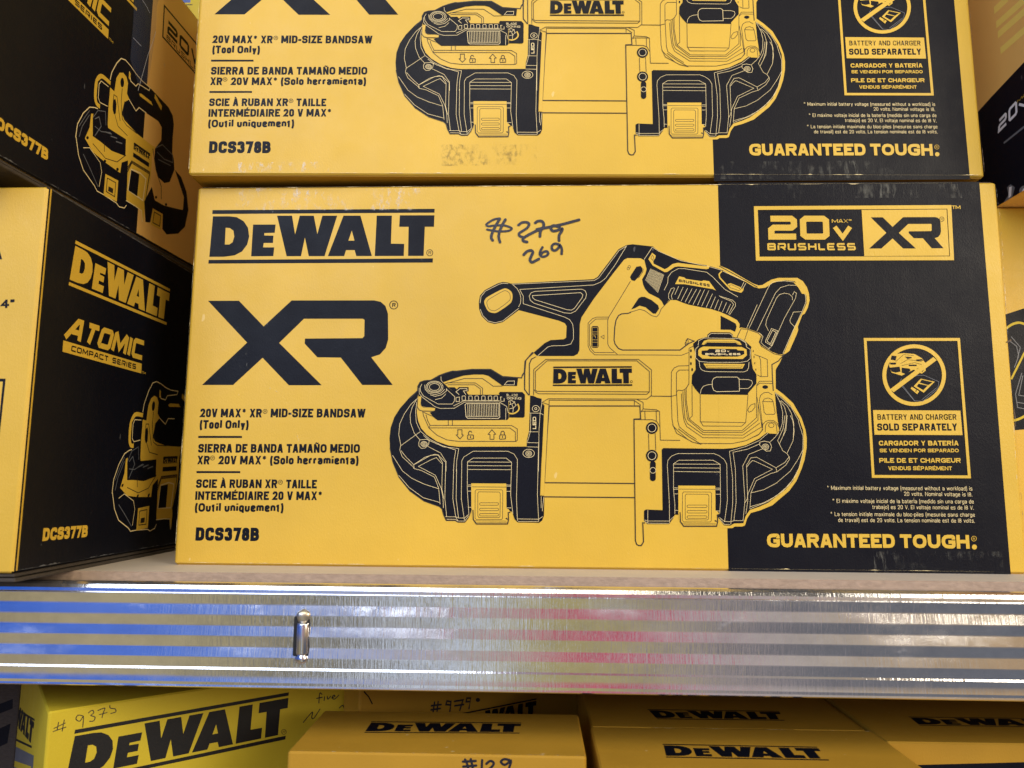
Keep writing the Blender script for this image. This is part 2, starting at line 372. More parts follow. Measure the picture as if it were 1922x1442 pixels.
def glyph(c, cw, w):
    out = []; hw = w / 2; up = c.isupper() or c.isdigit()
    for i, st in enumerate(GL.get(c, [])):
        fl, *co = st.split('|'); P = []
        for q in co:
            a, b = map(float, q.split(','))
            x = -hw * 0 if a == -1 else cw if a == 2 else hw + a * (cw - w)
            y = -hw if b == -1 else 1 + hw if b == 2 else hw + b * (1 - w)
            P.append((x, y))
        if 'f' in fl: P = fillet(P, max((cw - w) * .5, w * .55), 'o' in fl)
        r = ribbon(P, w if not (c in '*' or (c in 'ÑÀÉÍáéí' and i == len(GL[c]) - 1)) else w * .55, 'o' in fl)
        if not r: continue
        pts, T = r
        if up and not (c in 'ÑÀÉÍ' and i == len(GL[c]) - 1): pts = [(x, min(max(y, 0), 1)) for x, y in pts]
        elif any(q.endswith(',2') for q in co): pts = [(x, min(y, 1)) for x, y in pts]
        out.append((pts, T))
    return out
SQ = {'A': [[(-.1, -.12), (.40, 1), (.70, 1), (1.08, -.12)], [(.2, .33), (.8, .33)]], 'T': [[(0, 1), (1, 1)], [(.5, 1), (.5, -.08)]],
      'O': [[(.12, 0), (.88, 0), (1, .12), (1, .88), (.88, 1), (.12, 1), (0, .88), (0, .12), (.12, 0)]],
      'M': [[(0, -.08), (0, .95), (.08, 1), (.5, .2), (.92, 1), (1, .95), (1, -.08)]], 'I': [[(.5, -.08), (.5, 1.08)]],
      'C': [[(1.1, 1), (.12, 1), (0, .88), (0, .12), (.12, 0), (1.1, 0)]], 'V': [[(0, 1.05), (.5, 0), (1, 1.05)]],
      'B': [[(0, 0), (.9, 0), (1, .1), (1, .42), (.9, .5), (.98, .6), (.98, .9), (.88, 1), (0, 1)], [(0, -.08), (0, 1.08)], [(0, .52), (.9, .52)]],
      'R': [[(-.06, 1), (.9, 1), (1, .9), (1, .5), (.9, .4), (.3, .4)], [(0, -.08), (0, .75)], [(.6, .4), (1, -.06)]],
      'U': [[(0, 1.08), (0, .1), (.1, 0), (.9, 0), (1, .1), (1, 1.08)]],
      'S': [[(1.04, 1), (.1, 1), (0, .9), (0, .6), (.1, .5), (.9, .5), (1, .4), (1, .1), (.9, 0), (-.04, 0)]],
      'H': [[(0, -.08), (0, 1.08)], [(1, -.08), (1, 1.08)], [(0, .5), (1, .5)]], 'L': [[(0, 1.08), (0, .1), (.1, 0), (1.04, 0)]],
      'E': [[(1.04, 1), (.1, 1), (0, .9), (0, .1), (.1, 0), (1.04, 0)], [(0, .5), (.95, .5)]],
      '2': [[(-.02, 1), (.88, 1), (1, .88), (1, .62), (.88, .5), (.12, .5), (0, .38), (0, 0), (1.08, 0)]],
      'P': [[(0, -.08), (0, 1), (.9, 1), (1, .9), (1, .5), (.9, .4), (0, .4)]]}
SQ['0'] = SQ['O']
SQW = {'I': .3, 'M': 1.2, ' ': .5, 'V': .9, 'L': .85, 'E': .95}
def reg(x0, y0, w):
    k = w / 1922
    return lambda *P: [(x0 + x * k, y0 + y * k) for x, y in P]
def rr(x0, y0, x1, y1, r):
    return [(x0 + r, y0), (x1 - r, y0), (x1 - r * .3, y0 + r * .3), (x1, y0 + r), (x1, y1 - r), (x1 - r * .3, y1 - r * .3), (x1 - r, y1), (x0 + r, y1), (x0 + r * .3, y1 - r * .3), (x0, y1 - r), (x0, y0 + r), (x0 + r * .3, y0 + r * .3)]
# ---------------- logo shapes in unit coordinates
def unit(shapes, x0, y0, x1, y1, skew=0):
    out = []
    for sh in shapes:
        out.append(tuple([[((x - x0 - (y0 - y) * 0) / (x1 - x0), (y - y0) / (y1 - y0)) for x, y in L] for L in sh]))
    return [(s[0], list(s[1:])) for s in out]
WORD = unit([
    ([(213, 246), (330, 246), (380, 252), (430, 280), (462, 325), (472, 385), (460, 440), (425, 488), (375, 514), (300, 524), (197, 524)], [(305, 325), (303, 440), (335, 440), (357, 425), (368, 385), (360, 345), (335, 327)]),
    ([(497, 303), (655, 303), (650, 360), (578, 362), (577, 378), (642, 380), (640, 430), (575, 430), (572, 460), (650, 460), (645, 520), (490, 521)],),
    ([(663, 242), (768, 242), (793, 372), (822, 242), (920, 242), (948, 370), (980, 242), (1083, 242), (1002, 521), (892, 521), (862, 392), (838, 521), (738, 521)],),
    ([(1127, 242), (1245, 242), (1330, 521), (1222, 521), (1210, 480), (1150, 480), (1138, 521), (1025, 521)], [(1187, 345), (1165, 415), (1207, 415)]),
    ([(1358, 242), (1463, 242), (1460, 436), (1552, 438), (1550, 521), (1350, 521)],),
    ([(1518, 240), (1757, 240), (1755, 320), (1692, 320), (1687, 521), (1580, 521), (1580, 320), (1515, 320)],),
    ([(209, 203), (1758, 195), (1757, 222), (207, 230)],), ([(193, 545), (1752, 538), (1750, 567), (192, 570)],)], 195, 197, 1757, 568)
XRS = unit([([(187, 830), (403, 830), (575, 1010), (770, 828), (1340, 828), (1385, 838), (1418, 868), (1435, 920), (1437, 1100), (1420, 1160), (1380, 1205), (1320, 1225), (1468, 1415), (1258, 1415), (1110, 1227), (948, 1225), (860, 1130), (862, 1095), (1260, 1092), (1272, 1078), (1274, 965), (1262, 957), (855, 957), (683, 1125), (978, 1417), (750, 1417), (568, 1228), (362, 1415), (145, 1415), (460, 1123)],)], 145, 828, 1468, 1416)
R1 = reg(880, 440, 360); R2 = reg(1180, 440, 360); R3 = reg(720, 660, 300); R4 = reg(980, 660, 300); R5 = reg(1220, 600, 300)
R6 = reg(720, 830, 340); R7 = reg(980, 800, 300); R8 = reg(1200, 780, 320); R9 = reg(340, 720, 420); RB = reg(1380, 360, 542)
RN = reg(1560, 600, 362); RF = reg(1400, 840, 522); RL = reg(340, 340, 520); RH = reg(880, 380, 300)
def draw_tool(a):
    Y, K, L, D = YEL, INK, LINE, INKT
    F, S = a.F, a.S
    th = 1.05
    # yellow halo over the black panel
    F(Y, R2((890, 305), (1000, 350), (1170, 450), (1250, 495), (1300, 513), (1340, 508), (1385, 480), (1430, 455), (1500, 437), (1690, 437), (1745, 470), (1785, 530), (1805, 590), (1813, 660), (1795, 735), (1765, 795), (1740, 808), (1695, 925), (1698, 960), (1685, 1000), (1610, 1170))
      + R5((1600, 430), (1560, 520), (1520, 585), (1510, 610), (1512, 830), (1600, 895), (1720, 1005), (1820, 1180), (1870, 1330))
      + R8((1868, 130), (1887, 260), (1885, 370), (1862, 500), (1830, 600), (1770, 740), (1690, 850), (1500, 1012), (1360, 1070), (1255, 1100), (1215, 1160), (1190, 1240), (1160, 1252), (1075, 1252), (1050, 1270), (900, 1272), (900, 300)) + R2((900, 1400)))
    # battery-foot grip
    F(K, R2((235, 122), (300, 165), (400, 215), (520, 258), (640, 288), (790, 312), (920, 350), (1050, 420), (1180, 482), (1250, 525), (1305, 543), (1370, 535), (1440, 490), (1500, 470), (1570, 462), (1660, 470), (1700, 500), (1745, 555), (1780, 620), (1782, 690), (1745, 775), (1665, 930), (1560, 1180), (1545, 1205), (1500, 1203), (1440, 1180), (1330, 1115), (1310, 1080), (1335, 1020), (1315, 990), (1190, 945), (1125, 935), (1108, 940), (1112, 900), (1085, 860), (1000, 815), (920, 780), (830, 750), (720, 730), (600, 705), (540, 685), (480, 660), (415, 658), (400, 665), (355, 718), (330, 670), (300, 640), (200, 590), (165, 550), (143, 500), (135, 450), (165, 400), (180, 350), (155, 250)))
    F(K, R2((920, 815), (1000, 855), (1072, 895), (1082, 925), (1066, 978), (1020, 958), (920, 956)))
    # front frame and lanyard arm
    F(K, R1((100, 680), (112, 615), (160, 560), (290, 492), (340, 478), (385, 483), (420, 494), (1250, 450), (1290, 428), (1500, 150), (1580, 108), (1640, 100), (1845, 122), (1860, 135), (1755, 258), (1720, 240), (1590, 238), (1555, 255), (1440, 400), (1250, 650), (1130, 830), (1112, 900), (1108, 1160), (1090, 1200), (1050, 1220), (685, 1220), (648, 1187), (760, 1090), (820, 1060), (950, 1052), (975, 1035), (980, 920), (960, 890), (900, 865), (500, 760), (340, 880), (260, 899), (190, 880), (130, 820), (103, 750)))
    for P in (R1((440, 505), (485, 545), (512, 595), (522, 640), (518, 690), (498, 728)), R1((430, 500), (1255, 464), (1302, 437), (1505, 162), (1580, 118)),
              R1((510, 555), (545, 620), (545, 695), (960, 830), (1010, 855), (1040, 900), (1048, 960), (1048, 1050), (1022, 1100), (960, 1115), (830, 1118), (790, 1130), (690, 1218)),
              R1((510, 553), (1250, 508), (1320, 480), (1370, 440), (1470, 300), (1560, 150), (1582, 113)), R1((1838, 130), (1757, 252)),
              R1((112, 690), (122, 625), (165, 570), (300, 502), (340, 490), (395, 495)), R1((500, 742), (340, 868), (262, 887), (195, 870), (140, 815), (114, 750))):
        S(L, .75, P)
    S(L, .8, R1((605, 620), (625, 585), (665, 572), (1130, 550), (1165, 565), (1180, 600), (1170, 640), (1070, 770), (1020, 792), (960, 788), (650, 690), (615, 660)), True)
    S(L, .8, R1((636, 615), (1120, 585), (1142, 605), (1135, 635), (1060, 740), (1030, 760), (980, 755), (660, 655), (640, 635)), True)
    F(Y, R1((155, 690), (165, 650), (200, 620), (330, 552), (380, 545), (425, 575), (438, 620), (430, 670), (400, 705), (290, 780), (240, 788), (190, 765)), sm=True)
    S(D, .9, R1((180, 690), (190, 665), (220, 640), (340, 572), (375, 568), (405, 590), (415, 630), (400, 670), (285, 755), (240, 765), (200, 745)), True, sm=True)
    S(D, 2.1, R1((1625, 780), (1600, 792), (1530, 798), (1500, 815), (1475, 860), (1462, 930), (1455, 1060), (1465, 1100), (1500, 1145), (1540, 1160), (1922, 1160)) + R2((515, 1160), (600, 1095), (660, 1068)))
    S(D, th, R1((1402, 830), (1280, 830), (1240, 845), (1195, 890), (1195, 1120), (1215, 1165), (1260, 1208), (1922, 1210)) + R2((530, 1212), (600, 1185)))
    S(D, th, R1((1395, 848), (1270, 850), (1210, 905), (1210, 1110), (1225, 1145), (1260, 1185), (1455, 1185)))
    S(D, th, R1((1620, 470), (1402, 830), (1392, 860), (1392, 1100), (1410, 1135), (1490, 1205)))
    F(K, R1((1228, 935), (1240, 920), (1290, 920), (1300, 935), (1300, 1125), (1290, 1138), (1240, 1138), (1228, 1125)))
    S(Y, .6, R1((1236, 935), (1292, 935), (1292, 1128), (1236, 1128)), True)
    for y in (978, 1000, 1058, 1082): S(Y, .6, R1((1236, y), (1292, y)))
    S(Y, .8, R1((1250, 1018), (1265, 1018), (1270, 1040)))
    S(D, .8, R1((1322, 1028), (1355, 1010), (1355, 1048)), True)
    F(K, R1((1615, 430), (1630, 400), (1680, 325), (1720, 318), (1740, 340), (1740, 370), (1700, 430), (1660, 468), (1630, 460)))
    S(D, .8, R1((1700, 440), (1745, 375), (1748, 345)))
    for c in ((1598, 344), (1608, 326)): S(D, .7, a.E(R1(c)[0], 2.4), True)
    # trigger
    F(K, R2((25, 752), (100, 640), (125, 627), (160, 627), (230, 660), (295, 712), (305, 745), (272, 795), (245, 795), (170, 732), (110, 715), (60, 742)))
    S(D, 1, R2((15, 780), (60, 768), (110, 752), (160, 765), (230, 815), (280, 828), (305, 800), (325, 750), (360, 712), (415, 660)))
    # grip details
    F(Y, R2((197, 250), (235, 185), (272, 215), (265, 240), (245, 270), (250, 295), (360, 350), (385, 340), (440, 298), (490, 286), (780, 322), (785, 310), (815, 315), (800, 345), (780, 350), (500, 322), (460, 327), (420, 355), (385, 378), (360, 380), (240, 312)))
    S(D, .9, R2((222, 240), (238, 208), (252, 230), (240, 262)), True)
    S(L, .75, R2((355, 560), (390, 490), (395, 430), (430, 380), (500, 343), (560, 345), (780, 380), (840, 425), (960, 550), (1095, 628)))
    F(Y, R2((465, 500), (505, 422), (555, 432), (575, 448), (730, 470), (750, 462), (805, 470), (875, 565), (845, 550), (560, 500)))
    a.square(K, 'BRUSHLESS', R2((502, 450), (812, 500), (812, 527), (502, 478)), w=.26, gap=.2)
    for i in range(15):
        t = i / 14; A = (222 + 130 * t, 345 + 58 * t); B = (168 + 122 * t, 462 + 122 * t)
        S(L, .7, R2(A, B))
    for A, B in zip([(500, 520), (545, 530), (590, 540), (635, 545), (680, 550), (720, 555), (760, 555), (803, 565), (840, 595), (870, 625), (900, 655), (935, 670), (980, 685), (1020, 700)],
                    [(462, 605), (490, 650), (525, 670), (565, 680), (600, 692), (645, 705), (690, 712), (730, 722), (775, 735), (820, 742), (860, 752), (900, 762), (940, 777), (980, 788)]):
        S(L, .7, R2(A, B))
    for P in (((455, 535), (425, 545), (400, 600), (400, 640), (412, 655)), ((462, 540), (427, 615), (437, 655)), ((905, 618), (1040, 660), (1070, 690), (1070, 720), (1010, 808)), ((920, 628), (1030, 672), (1050, 705), (1000, 800)),
              ((1128, 535), (1155, 478)), ((1143, 545), (1175, 490)), ((1182, 940), (1288, 705)), ((1205, 945), (1385, 560), (1415, 505), (1450, 478)), ((1285, 970), (1470, 590), (1520, 535), (1600, 510), (1690, 512)),
              ((1400, 968), (1372, 910), (1382, 855), (1480, 640), (1510, 605), (1560, 590), (1610, 600), (1640, 630), (1640, 660)), ((1640, 610), (1660, 575), (1680, 590), (1672, 640), (1560, 840), (1440, 1110), (1405, 1155), (1410, 1130)),
              ((1740, 775), (1650, 780), (1615, 860), (1620, 885), (1665, 930)), ((1290, 985), (1330, 1005), (1345, 1025), (1325, 1085), (1350, 1110), (1405, 1150)),
              ((1450, 475), (1560, 467), (1650, 478), (1710, 530), (1770, 610), (1775, 680), (1735, 780), (1660, 935), (1545, 1195)), ((235, 128), (300, 170), (520, 264), (790, 320), (930, 360))):
        S(L, .7, R2(*P))
    S(Y, 2.4, R2((935, 368), (905, 400), (912, 435), (985, 515), (1020, 552), (1125, 580), (1143, 560), (1146, 540)))
    F(Y, R2((990, 500), (1020, 490), (1120, 530), (1140, 560), (1120, 585), (1010, 550)))
    S(D, .9, R2((1002, 512), (1030, 506), (1110, 542), (1120, 556), (1105, 565), (1015, 535)), True)
    S(L, .7, R2((945, 370), (1160, 470)))
    S(L, .8, R2((1430, 945), (1492, 968), (1430, 1115), (1370, 1082), (1375, 1060)), True); S(L, .8, R2((1440, 962), (1474, 980), (1420, 1098), (1386, 1070)), True)
    F(Y, R2((1650, 480), (1690, 485), (1740, 540), (1768, 600), (1735, 595), (1700, 535)))
    S(D, 1.3, R2((1080, 1045), (1125, 948), (1190, 952), (1300, 992), (1328, 1020), (1306, 1080), (1328, 1122), (1460, 1200), (1530, 1214), (1558, 1208)))
    S(D, th, R2((1195, 960), (1160, 1062)))
    S(D, 2, R2((1560, 1200), (1500, 1270), (1435, 1305), (1440, 1442)) + R5((1482, 860)))
    S(D, 1.6, R2((905, 318), (1170, 462), (1290, 530)))
    # small bolt
    S(D, 1.4, R2((655, 1070), (590, 1045), (565, 1095), (570, 1108), (600, 1100))); S(D, .9, a.E(R2((585, 1075))[0], 2.2, 4), True)
    # ---- motor
    F(K, R5((520, 288), (580, 240), (660, 214), (690, 210), (692, 180), (730, 152), (960, 155), (995, 180), (1000, 212), (1070, 222), (1140, 255), (1220, 330), (1215, 400), (1222, 500), (1235, 590), (1280, 650), (1280, 770), (1180, 885), (1180, 907), (600, 900), (540, 830), (500, 770), (505, 670), (548, 605), (545, 400), (520, 320)))
    S(D, th, R5((520, 320), (470, 345), (468, 770), (435, 830)))
    for y, x in ((375, 492), (450, 492), (530, 492), (602, 507)): F(K, a.E(R5((x, y))[0], 1.6, 3))
    S(Y, 2.4, R5((1222, 340), (1232, 450), (1245, 590), (1285, 655)))
    for x, y in ((1240, 380), (1250, 450), (1260, 525), (1272, 603)): F(Y, a.E(R5((x, y))[0], 1.8, 3.4)); F(K, a.E(R5((x, y))[0], .9, 2.2))
    F(Y, R5((620, 300), (650, 255), (700, 240), (1010, 240), (1080, 270), (1103, 305), (1060, 303), (1030, 280), (690, 276), (650, 305)))
    S(D, .7, R5((650, 298), (690, 268), (1020, 268), (1070, 298)))
    F(Y, R5((600, 345), (640, 325), (1100, 330), (1160, 360), (1165, 430), (1115, 475), (630, 470), (580, 430), (580, 370)))
    F(K, R5((620, 375), (690, 370), (710, 352), (1040, 355), (1055, 370), (1130, 375), (1135, 415), (1100, 430), (1050, 447), (720, 447), (690, 432), (630, 427), (618, 410)))
    a.square(L, '20', R5((785, 362), (910, 362), (910, 392), (785, 392)), w=.26, gap=.25); a.square(L, 'V', R5((925, 374), (955, 374), (950, 392), (928, 392)), w=.28)
    a.square(L, 'BRUSHLESS', R5((665, 404), (1085, 404), (1085, 428), (665, 428)), w=.26, gap=.2)
    S(L, .75, R5((585, 318), (548, 355), (548, 460), (590, 502), (700, 515), (1090, 515), (1170, 500), (1205, 470), (1205, 360), (1160, 330), (1150, 280), (1080, 235)))
    F(Y, R5((640, 530), (1140, 535), (1110, 590), (680, 585))); S(D, .8, R5((675, 553), (1112, 558), (1092, 577), (690, 574)), True)
    for P in (((590, 495), (598, 570), (620, 605), (660, 622), (720, 627), (1130, 630), (1170, 612), (1185, 580), (1190, 510)), ((700, 215), (702, 192), (735, 168), (960, 170), (988, 190), (990, 215)), ((578, 310), (585, 255), (650, 222), (1070, 230), (1140, 262), (1165, 310)),
              ((1070, 720), (1180, 722), (1222, 735), (1232, 765), (1215, 800), (1180, 830), (1078, 830)), ((605, 890), (615, 840), (640, 805), (690, 785), (745, 780))):
        S(L, .75, R5(*P))
    S(L, .9, R5((748, 740), (765, 708), (800, 692), (1045, 692), (1070, 712), (1076, 862), (800, 868), (765, 850), (748, 805)), True)
    for P in (((603, 905), (605, 1225), (640, 1280), (1100, 1283), (1150, 1240), (1165, 1080), (1178, 910)), ((608, 1230), (1150, 1240)), ((505, 790), (508, 1160), (470, 1198)),
              ((435, 835), (437, 980), (470, 1195), (645, 1335), (1105, 1338), (1280, 1180), (1282, 790), (1315, 742), (1480, 742)), ((418, 848), (424, 990), (452, 1200), (640, 1358), (1112, 1358), (1298, 1210), (1300, 1010), (1285, 930)),
              ((396, 865), (402, 1010), (422, 1190), (450, 1250), (640, 1385), (1118, 1390), (1320, 1245)), ((378, 890), (388, 1070), (410, 1215), (440, 1285), (635, 1420), (1120, 1425), (1345, 1290), (1360, 1250)),
              ((468, 775), (430, 832), (390, 855), (340, 848), (320, 870), (318, 908), (260, 922), (0, 920)), ((466, 555), (340, 558), (290, 582), (258, 630), (255, 900), (265, 1200), (280, 1280), (330, 1335), (455, 1442)),
              ((466, 607), (350, 608), (318, 640), (318, 850), (335, 1220), (352, 1290), (450, 1370), (560, 1442)), ((1255, 420), (1310, 440), (1330, 490), (1336, 685)), ((1310, 438), (1410, 480), (1415, 685), (1330, 688), (1290, 665)),
              ((1280, 800), (1320, 765), (1480, 770)), ((1355, 1300), (1315, 960), (1330, 910), (1370, 880), (1420, 875), (1470, 905)), ((1355, 985), (1375, 955), (1420, 943), (1465, 960), (1480, 990)),
              ((1345, 1330), (1358, 1260), (1390, 1225), (1430, 1212), (1490, 1218), (1530, 1250), (1545, 1290)), ((1385, 1355), (1388, 1275), (1410, 1243), (1440, 1232), (1490, 1235), (1518, 1265), (1530, 1370)), ((1285, 930), (1325, 1150), (1345, 1300)),
              ((1340, 1240), (1352, 1330), (1300, 1390), (1180, 1442))):
        S(D, th, R5(*P))
    S(D, th, R5((1355, 985), (1480, 990), (1505, 1120), (1495, 1140), (1395, 1140), (1372, 1115)), True)
    S(D, th, R5((1175, 1090), (1190, 1055), (1215, 1025), (1262, 1010), (1262, 1055), (1225, 1100), (1190, 1115)), True)
    F(K, a.E(R5((1385, 812))[0], 5.4, 3.4)); S(D, 1, a.E(R5((1458, 1272))[0], 5, 4.2), True)
    # ---- right blade guard
    F(K, R5((1500, 872), (1580, 930), (1690, 1035), (1790, 1190), (1840, 1330)) + R8((1840, 150), (1850, 240), (1850, 370), (1825, 500), (1785, 620), (1730, 740), (1640, 840), (1450, 985), (1350, 1030), (1245, 1065), (1200, 1130), (1172, 1215), (1068, 1218), (1025, 1242), (955, 1240), (895, 1160), (875, 1125), (400, 1118), (380, 1160), (335, 1225), (88, 1225), (52, 1185), (52, 1075), (75, 1060), (262, 1068), (252, 385), (272, 368), (940, 376), (1060, 368), (1200, 335), (1350, 260), (1440, 192), (1470, 205), (1560, 208)) + R5((1552, 1330), (1520, 1100)))
    arch = [((340, 1210), (338, 990), (315, 560), (322, 505), (360, 460), (430, 430), (840, 430), (900, 455), (955, 495), (985, 550), (992, 960), (960, 1198)), ((400, 1110), (400, 1000), (385, 840), (385, 545), (445, 505), (830, 505), (910, 550), (915, 960), (905, 1105))]
    for P in arch + [((385, 548), (910, 550)), ((390, 590), (910, 594)), ((390, 632), (910, 638)), ((388, 816), (438, 816)), ((388, 832), (438, 832)), ((388, 884), (438, 884)), ((860, 820), (912, 820)), ((860, 838), (912, 838)), ((862, 888), (915, 888)), ((402, 1070), (440, 1072)), ((862, 1075), (905, 1078)),
              ((1030, 1225), (1052, 980), (1050, 700), (1015, 405), (1200, 350), (1350, 285), (1452, 198)), ((1065, 1185), (1090, 980), (1082, 600), (1055, 415), (1220, 380), (1362, 318)), ((1572, 190), (1530, 245), (1472, 300)),
              ((1390, 375), (1232, 440), (1165, 570), (1190, 960), (1168, 1190)), ((1200, 1110), (1222, 960), (1215, 800), (1208, 560), (1258, 478), (1320, 470), (1540, 590), (1550, 635), (1480, 655), (1318, 735), (1258, 870), (1245, 1050)),
              ((1213, 578), (1240, 540), (1275, 508), (1300, 515), (1500, 607), (1298, 712), (1225, 880), (1212, 950), (1185, 990)), ((1540, 590), (1640, 530), (1688, 465), (1662, 428), (1618, 400), (1558, 285), (1620, 150), (1640, 0)), ((1552, 635), (1650, 560), (1692, 492), (1688, 462)),
              ((1578, 320), (1650, 170), (1665, 0)), ((1665, 425), (1730, 290), (1745, 180), (1730, 60), (1700, 0)), ((1260, 872), (1400, 838), (1540, 765), (1700, 630), (1785, 500), (1842, 390)), ((1250, 1028), (1400, 985), (1540, 910), (1680, 790), (1782, 650)),
              ((1248, 1052), (1450, 970), (1620, 850), (1730, 725), (1800, 590), (1842, 420), (1845, 240), (1790, 60)), ((55, 1178), (95, 1190), (335, 1190), (388, 1140)), ((95, 1068), (95, 1218)), ((60, 1195), (95, 1215), (335, 1217)), ((900, 1150), (960, 1195), (1032, 1198), (1066, 1185), (1168, 1186)), ((905, 1170), (958, 1228), (1025, 1230))]:
        S(L, .7, R8(*P))
    for P in (((1510, 890), (1570, 1010), (1595, 1120), (1590, 1250), (1560, 1342)), ((1560, 975), (1615, 1050), (1640, 1140), (1630, 1290), (1600, 1400)), ((1575, 975), (1650, 1040), (1700, 1130), (1728, 1250), (1722, 1442)), ((1505, 880), (1600, 960), (1700, 1060), (1790, 1220))):
        S(L, .7, R5(*P))
    S(L, .8, R8((1358, 300), (1410, 290), (1470, 303), (1490, 355), (1475, 400), (1430, 402), (1390, 372), (1355, 335)), True)
    for r in (6.2, 3.6, 1.3): S(L, .8, a.E(R8((1420, 354))[0], r, r * .85), True)
    # ---- left blade guard, lever, LED column
    F(K, R3((80, 1200), (72, 1050), (85, 920), (130, 790), (200, 680), (320, 545), (410, 468), (425, 465), (400, 600), (400, 740), (415, 830), (450, 920), (520, 1000), (640, 1080), (780, 1130), (900, 1145), (1720, 1143), (1725, 1060), (1750, 960), (1757, 740), (1762, 530))
      + R4((140, 535), (180, 555), (235, 568), (235, 620), (268, 645), (262, 770), (245, 1100)) + R7((228, 500), (215, 835), (268, 840), (262, 1080), (240, 1135), (205, 1162), (170, 1168))
      + R6((1645, 855), (1425, 852), (1390, 820), (1365, 740), (1300, 720), (935, 705), (905, 790), (865, 845), (790, 847), (760, 830), (668, 828), (640, 770), (625, 710), (592, 680), (430, 622), (280, 515), (165, 370), (100, 210), (72, 60)))
    F(K, R3((565, 352), (670, 290), (740, 262), (830, 237), (870, 238), (1060, 217), (1290, 217), (1430, 308), (1617, 320), (1605, 415), (1430, 412), (1260, 292), (1200, 277), (1080, 277), (960, 290), (860, 320), (720, 368), (640, 400)))
    S(D, 1.9, R3((320, 560), (412, 470), (412, 420), (440, 370), (490, 352), (570, 345), (670, 288), (750, 258), (830, 235), (870, 237), (1060, 215), (1290, 215), (1430, 300), (1660, 318), (1670, 280), (1692, 250), (1700, 120), (1790, 10)))
    S(L, .8, R3((1452, 400), (1490, 356), (1575, 355), (1570, 402)), True); S(L, .7, R3((690, 300), (692, 345), (715, 372)))
    S(D, 1.4, R1((650, 1187), (570, 1260), (560, 1300), (555, 1390), (530, 1430)))
    for P in (((740, 388), (970, 325), (1190, 325), (1320, 418), (1430, 415)), ((760, 376), (1105, 378), (1190, 440), (1190, 522)), ((770, 400), (1095, 400), (1165, 450), (1165, 522)), ((470, 720), (480, 770), (545, 918), (640, 1005), (760, 1062), (900, 1080), (1590, 1082), (1608, 1065), (1608, 930), (1540, 890), (560, 888), (545, 918)),
              ((555, 918), (1520, 920), (1585, 968), (1585, 1080)), ((480, 730), (590, 780)), ((510, 760), (530, 830), (560, 888)), ((778, 828), (778, 885)), ((828, 828), (828, 885)), ((1835, 62), (1780, 95), (1755, 150), (1755, 525)), ((1692, 250), (1692, 460), (1750, 525))):
        S(D, th, R3(*P))
    F(K, R3((780, 430), (855, 430), (880, 455), (905, 428), (1022, 428), (1022, 478), (995, 482), (1022, 522), (880, 522)))
    S(L, .9, R3((990, 520), (960, 475), (1005, 470), (1002, 448), (920, 446), (870, 485), (910, 520)))
    F(K, R3((415, 430), (432, 385), (460, 362), (500, 355), (640, 352), (700, 362), (740, 395), (770, 425), (880, 520), (1400, 520), (1500, 562), (1505, 800), (1490, 822), (650, 828), (600, 790), (556, 735), (620, 705), (620, 680), (455, 655), (420, 540)))
    S(D, 1, R3((408, 560), (405, 670), (430, 705), (470, 718), (610, 720))); S(Y, 5, R3((438, 540), (425, 655), (450, 688), (480, 693), (615, 696))); S(D, .9, R3((455, 555), (455, 650), (480, 668), (600, 670)))
    for rx, ry in ((16, 11), (13.2, 9.2), (9.6, 6.6)): S(L, .8, a.E(R3((612, 427))[0], rx, ry), True)
    for P in (((428, 440), (430, 505), (460, 545), (620, 665), (680, 685), (850, 683), (975, 608), (1390, 607), (1480, 660), (1500, 740)), ((462, 390), (440, 430), (445, 480), (480, 535), (655, 632), (825, 632), (850, 600), (857, 545), (752, 450)), ((495, 400), (500, 455), (540, 500), (620, 520), (690, 500), (735, 455)),
              ((560, 520), (620, 540), (700, 520), (755, 475), (757, 445)), ((620, 580), (700, 560), (750, 510)), ((1470, 680), (1468, 820)), ((840, 655), (975, 590), (1395, 590))):
        S(L, .75, R3(*P))
    for i, (x, y) in enumerate(((892, 575), (965, 560), (1046, 560), (1121, 560), (1201, 560), (1281, 560), (1350, 560), (1430, 572))):
        sk = 8 if i == 0 else -8 if i == 7 else 0
        S(L, .8, R3((x - 18 + sk, y - 24), (x + 14 + sk, y - 26), (x + 20, y - 14), (x + 20, y + 26), (x - 20, y + 28), (x - 22, y - 14)), True)
    S(L, 1, R3((980, 640), (995, 626), (1395, 626), (1397, 790), (1380, 805), (1010, 802), (992, 785)), True)
    for i in range(19): x = 1012 + i * 20.3; S(L, .7, R3((x, 632), (x + 4, 778)))
    S(L, .7, R3((1000, 780), (1378, 780)))
    F(K, R3((1385, 505), (1400, 486), (1670, 488), (1700, 520), (1696, 780), (1680, 795), (1510, 793), (1508, 600), (1400, 530)))
    a.T(L, 'BLADE', *R3((1475, 538), (1612, 540)), cap=4.3, bold=.015); a.T(L, 'OCKING', *R3((1482, 575), (1655, 578)), cap=4.2, bold=.015)
    S(Y, 2.6, R3((1612, 630), (1628, 670), (1622, 705), (1590, 735), (1550, 748), (1508, 742)), sm=True)
    for P in (((1500, 600), (1540, 590), (1575, 610), (1590, 650)), ((1508, 640), (1550, 630), (1580, 600)), ((1510, 690), (1560, 680), (1600, 640)), ((1545, 640), (1560, 680), (1555, 735)), ((1520, 600), (1530, 640))): S(L, .8, R3(*P))
    S(D, 1.2, R3((893, 940), (943, 940), (943, 1000), (960, 1005), (918, 1052), (875, 1003), (893, 1000)), True)
    S(D, 1.2, R3((1303, 940), (1348, 993), (1327, 997), (1327, 1055), (1280, 1055), (1280, 998), (1258, 995)), True)
